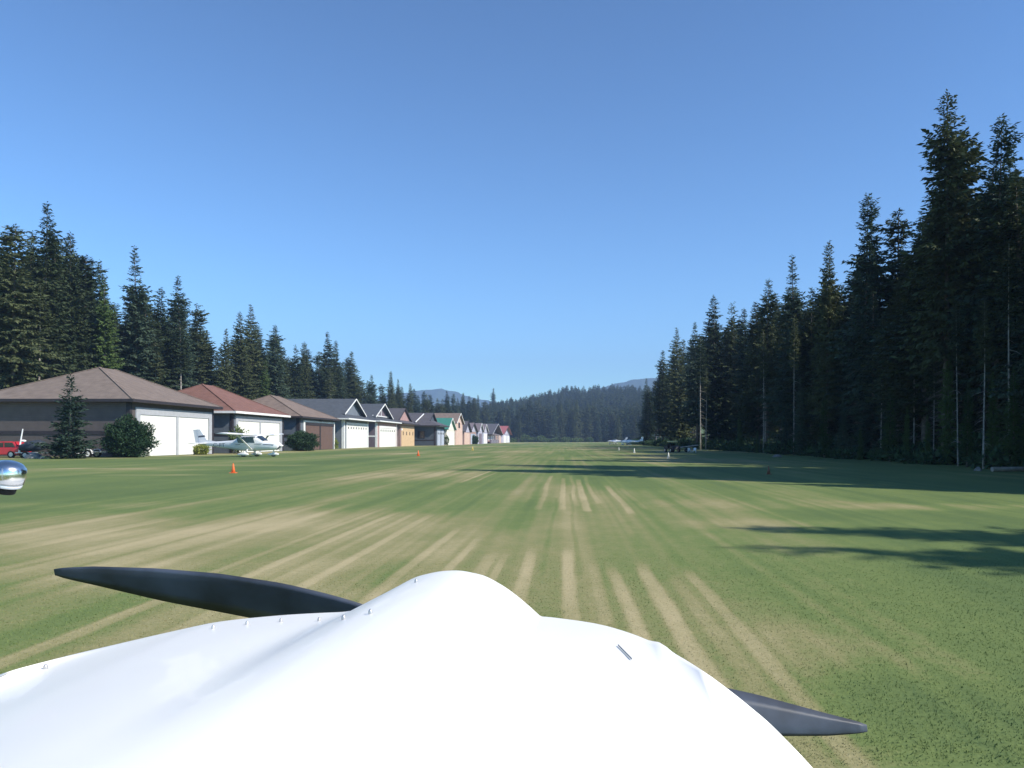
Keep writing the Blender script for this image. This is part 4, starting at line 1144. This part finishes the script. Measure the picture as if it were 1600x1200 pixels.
def rock(x, y, a, b, h, seed, label):
    r = np.random.default_rng(seed)
    import bmesh
    bm = bmesh.new(); bmesh.ops.create_icosphere(bm, subdivisions=3, radius=1)
    ns = vnoise(seed)
    for v in bm.verts:
        f = 1 + .5 * (float(ns(np.array(v.co.x * 1.7 + 9), np.array(v.co.y * 1.7 + v.co.z * 1.3 + 9))) - .5)
        v.co = Vector((v.co.x * a * f, v.co.y * b * f, max(-.1, v.co.z * h * f)))
    me = bpy.data.meshes.new('boulder'); bm.to_mesh(me); bm.free(); me.materials.append(M['rock'])
    o = bpy.data.objects.new('boulder', me); col.objects.link(o); o.location = (x, y, 0)
    tag(o, label, 'rock')
rock(wx(52, 70), 70, .75, .6, .5, 3, 'flat grey boulder before the covered boat')
rock(wx(70, 69.5), 69.5, .6, .5, .28, 8, 'low grey boulder right of the flat one')
rock(wx(1528, 42.5), 42.5, .22, .2, .2, 12, 'small pale stone at the right forest edge')
rock(wx(1215, 77), 77, .5, .4, .25, 14, 'low stone at the foot of the middle of the right stand')
lg = MB().tube([(0, 0, .14), (6.5, 1.0, .15)], [.13, .11], 10).build('fallen_log', M['log']); lg.location = (wx(1550, 41), 41, 0)
tag(lg, 'long weathered log lying along the right forest edge', 'log')

# yellow roofed vehicle, plank trailer, chairs
def utv(x, y):
    e = empty('utility_vehicle', (x, y, 0), R(-70)); tag(e, 'small dark utility vehicle with pale yellow roof at the forest edge', 'utility vehicle')
    MB().loft([[(q[0], s * .6, q[1]) for q in [(-1.2, .4), (-1.2, .85), (-.3, .9), (-.2, .6), (.45, .6), (.55, .95), (1.2, .8), (1.3, .4)]] for s in (-1, 1)]).build('body', M['plane_dark'], e)
    for xx in (-.35, .6):
        for s in (-.52, .52): MB().tube([(xx, s, .7), (xx * .85, s, 1.4)], .035, 6).build('roof_post', M['plane_dark'], e)
    MB().loft([sect(-.7, .45, 1.36, 1.42, 12), sect(-.4, .62, 1.36, 1.56, 12), sect(.5, .62, 1.36, 1.56, 12), sect(.8, .45, 1.36, 1.42, 12)]).build('roof', M['canopy'], e, True)
    MB().box(-.3, -.15, -.5, .5, .62, 1.15).build('seat', M['rubber'], e)
    for xx in (-.8, .85):
        for s in (-.58, .58): wheel(e, xx, s, .3, .22)
utv(wx(1050, 106), 106)
pl = empty('plank_trailer', (wx(1074, 106), 106, 0), R(3)); tag(pl, 'low dark trailer carrying a long pale sloping plank', 'trailer')
MB().beam((-1.6, 0, .62), (1.5, 0, 1.0), .7, .1).build('plank', M['wood'], pl)
MB().box(-1.0, 1.0, -.4, .4, .3, .4).build('frame', M['plane_dark'], pl)
for s in (-.48, .48): wheel(pl, 0, s, .28, .16)
def chair(x, y, rz, label):
    e = empty('garden_chair', (x, y, 0), rz); e.scale = (.72,) * 3; tag(e, label, 'chair')
    MB().box(-.26, .26, -.25, .25, .40, .44).build('seat', M['plastic_white'], e)
    MB().add([(-.26, .22, .44), (.26, .22, .44), (.24, .34, .9), (-.24, .34, .9), (-.26, .26, .44), (.26, .26, .44), (.24, .38, .9), (-.24, .38, .9)], [(0, 1, 2, 3), (7, 6, 5, 4), (0, 4, 5, 1), (1, 5, 6, 2), (2, 6, 7, 3), (3, 7, 4, 0)]).build('backrest', M['plastic_white'], e)
    for sx in (-1, 1):
        for sy in (-1, 1): MB().beam((sx * .22, sy * .2, .4), (sx * .27, sy * .25, 0), .05, .05, (1, 0, 0)).build('leg', M['plastic_white'], e)
        MB().beam((sx * .28, -.2, .64), (sx * .28, .28, .66), .05, .03).build('armrest', M['plastic_white'], e)
chair(wx(1077.5, 103.5), 103.5, R(20), 'left one of two low white plastic chairs at the forest edge')
chair(wx(1085, 103.5), 103.5, R(-25), 'right one of two low white plastic chairs at the forest edge')

# ------------------------------------------------------------------ the aircraft the photo is taken from
own = empty('own_aircraft', (0, 0, 0)); tag(own, 'white nose cowling and black propeller blade of the aircraft in the foreground', 'aircraft')
SIL = [(-330, 1200), (-160, 1110), (19, 1047), (112, 1023), (240, 993), (334, 972), (386, 966), (442, 961), (495, 958), (540, 957), (700, 954), (843, 964), (894, 969), (937, 976), (981, 988), (1018, 1002), (1064, 1026), (1099, 1048), (1165, 1100), (1240, 1185), (1300, 1275), (1360, 1400)]
HUMP = [(520, 0), (545, 1.5), (562, 5), (585, 15.5), (609, 32.5), (649, 54), (684, 61.5), (719, 64.5), (758, 59), (789, 43.5), (815, 24.5), (843, 0)]
def cowl():
    sx = np.array([p[0] for p in SIL], float); sy = np.array([p[1] for p in SIL], float)
    px = np.unique(np.concatenate([np.linspace(-330, 1360, 205), np.linspace(520, 845, 90)]))
    # smooth the polyline a little
    f = np.interp(px, sx, sy)
    k = np.exp(-.5 * ((px[:, None] - px[None, :]) / 16) ** 2); k /= k.sum(1)[:, None]
    f = k @ f
    hx = np.array([p[0] for p in HUMP], float); hy = np.array([p[1] for p in HUMP], float)
    hp = np.interp(px, hx, hy, 0, 0)
    k2 = np.exp(-.5 * ((px[:, None] - px[None, :]) / 8) ** 2); k2 /= k2.sum(1)[:, None]
    hp = np.where(px < 830, k2 @ hp, hp)
    hp = hp + 5.0 * np.exp(-.5 * ((px - 1031) / 8.0) ** 2)         # small fairing at the right shoulder
    small = 5.0 * np.exp(-.5 * ((px - 1031) / 8.0) ** 2)
    mid = 690.0
    u = np.where(px < mid, (px - mid) / 671, (px - mid) / 409)
    D = 1.42 - .52 * np.clip(np.abs(u), 0, 2) ** 2.0
    D = np.maximum(D, .90)
    X = (px - 885) / 1200 * D
    Z = EYE - (f - 687.5) / 1200 * D
    H = hp / 1200 * D
    n = len(px)
    Xc = -.2
    # rear arch where the cowling meets the windscreen
    th = np.linspace(-1, 1, n)
    Xr = Xc + np.where(u > 0, .50, .62) * np.sign(u) * np.clip(np.abs(u) / 1.5, 0, 1) ** .9
    Zr = 1.515 - .30 * np.clip(np.abs(u) / 1.5, 0, 1) ** 2
    Yr = np.full(n, .40)
    rows = []
    for s in np.linspace(1, 0, 26):
        hs = np.where(small > .2, (1 - s) ** 5, (1 - s) ** 1.15)
        e = s ** 1.0
        rows.append(np.stack([X * (1 - e) + Xr * e, D * (1 - e) + Yr * e, Z * (1 - e) + Zr * e + H * hs + .010 * np.sin(math.pi * s) * (np.abs(u) < 1)], -1))
    out = np.clip(np.abs(u), 0, 1.4) ** 1.5 * np.sign(u)
    for (dy, dz, dx, hk) in ((.02, -.004, .006, .98), (.045, -.016, .018, .93), (.07, -.04, .03, .85), (.09, -.08, .04, .7), (.105, -.15, .048, .45), (.11, -.28, .05, .15), (.10, -.5, .04, 0), (.05, -.62, .0, 0)):
        rows.append(np.stack([X + out * dx + (Xc - X) * (.12 if dz < -.3 else 0), D + dy * (1 - .97 * sstep(.55, 1.05, np.abs(u))), np.maximum(Z + dz + H * hk, .62)], -1))
    V = np.concatenate(rows); m = len(rows)
    i = np.arange(n - 1)[None, :] + n * np.arange(m - 1)[:, None]
    F = np.stack([i, i + 1, i + 1 + n, i + n], -1).reshape(-1, 4)
    me = fast_mesh('cowling', V, F, M['cowl'], True)
    o = bpy.data.objects.new('cowling', me); col.objects.link(o); o.parent = own
    me.flip_normals()
    P = np.stack([885 + 1200 * V[:, 0] / V[:, 1], 687.5 + 1200 * (EYE - V[:, 2]) / V[:, 1]], -1)
    return o, V, P, n, 26
co, CV, CP, cn, crow = cowl()
def on_cowl(px, py):
    q = CP[:cn * crow]
    i = int(np.argmin((q[:, 0] - px) ** 2 + (q[:, 1] - py) ** 2))
    return Vector(CV[i])
for px, py in ((70, 1040), (334, 975.5), (389, 970), (443, 966), (498, 963), (538, 962), (579, 952), (649, 905)):
    p = on_cowl(px, py + 6)
    MB().tube([p + Vector((0, 0, -.003)), p + Vector((0, 0, .0035)), p + Vector((0, 0, .006))], [.0028, .0026, .0012], 10).build('screw_head', M['galv'], co, True)
a, b = on_cowl(968, 1009), on_cowl(984, 1032)
MB().beam(a + Vector((0, 0, .002)), b + Vector((0, 0, .002)), .0010, .0016).build('latch_slot', M['plane_grey'], co)
# propeller: scimitar blade left, its twin swung down to the right
def propeller():
    YP = 1.62
    hub = Vector((wx(720, YP), YP, wz(1016, YP)))
    pe = empty('propeller', hub); pe.parent = own
    up = [(85, 889), (100, 886.5), (150, 884), (250, 886), (350, 893), (450, 907), (520, 923), (575, 939), (640, 968), (700, 1000)]
    lo = [(85, 899), (100, 904.5), (150, 916.5), (250, 942), (350, 963), (450, 984), (520, 1000), (575, 1010), (640, 1024), (700, 1032)]
    for sgn in (1, -1):
        rings = []
        for k in range(30):
            q = 85 + (700 - 85) * (k / 29) ** 1.15
            yu = np.interp(q, [p[0] for p in up], [p[1] for p in up]); yl = np.interp(q, [p[0] for p in lo], [p[1] for p in lo])
            a_ = Vector((wx(q, YP), YP, wz(yu, YP))) - hub; b_ = Vector((wx(q, YP), YP, wz(yl, YP))) - hub
            ch = (a_ - b_).length; tw = .25 + .5 * (k / 29)
            ring = []
            for (c, t) in ((0, 0), (.12, .055), (.35, .09), (.7, .06), (1, 0), (.7, -.03), (.35, -.05), (.12, -.04)):
                p = a_.lerp(b_, c)
                p.y += (c - .5) * ch * tw + t * ch * 1.2
                if sgn < 0: p = Vector((-p.x, p.y, -p.z))
                ring.append(p)
            rings.append(ring)
        MB().loft(rings).build('blade', M['prop'], pe, True)
    MB().tube([(0, -.1, 0), (0, .03, 0), (0, .12, 0), (0, .2, 0)], [.105, .10, .07, .012], 24).build('spinner', M['cowl'], pe, True)
propeller()
# chrome air temperature probe beside the left windscreen post
def probe():
    Y = .62
    tip = Vector((wx(12, Y), Y, wz(768, Y)))
    ax = Vector((.12, -.25, -.62)).normalized()
    hd = Vector((.013, 0, .0185)) * 1.0
    base = at(10, 742, Y)
    d = Vector((.25, .1, -1)).normalized()
    d = Vector((-.32, .1, -1)).normalized()
    top = at(17, 724, Y)
    pr_ = MB().tube([top + d * -.0015, top, top + d * .003, top + d * .010, top + d * .0155], [.004, .0085, .0118, .0126, .0120], 28).build('temperature_probe', M['chrome'], own, True)
    MB().tube([top + d * .0152, top + d * .0185], [.0118, .0112], 28).build('collar', M['plane_white'], pr_, True)
    MB().tube([top + d * .0183, top + d * .0245], [.0086, .0078], 24).build('probe_tip', M['rubber'], pr_, True)
    MB().tube([top + d * .006, top + d * .006 + Vector((-.06, -.02, .010)), top + Vector((-.17, -.06, .05))], [.005, .005, .005], 10).build('probe_stem', M['chrome'], pr_, True)
    MB().tube([(wx(-330, .42), .42, 1.15), (wx(-430, .42), .30, 1.75), (wx(-430, .42), .1, 2.1)], .02, 10).build('windscreen_post', M['cowl'], own, True)
probe()

# ------------------------------------------------------------------ air
def haze():
    m = bpy.data.materials.new('air'); m.use_nodes = True
    nt = m.node_tree
    for n in list(nt.nodes):
        if n.type == 'BSDF_PRINCIPLED': nt.nodes.remove(n)
    v = nt.nodes.new('ShaderNodeVolumePrincipled')
    v.inputs['Color'].default_value = (.44, .64, 1.0, 1)
    v.inputs['Density'].default_value = .00024
    v.inputs['Anisotropy'].default_value = .0
    nt.links.new(v.outputs[0], nt.nodes['Material Output'].inputs['Volume'])
    o = MB().box(-3200, 3200, -500, 6700, -6, 700).build('haze', m)
    tag(o, 'thin blue air between the runway and the mountains', 'haze', kind='stuff')
haze()
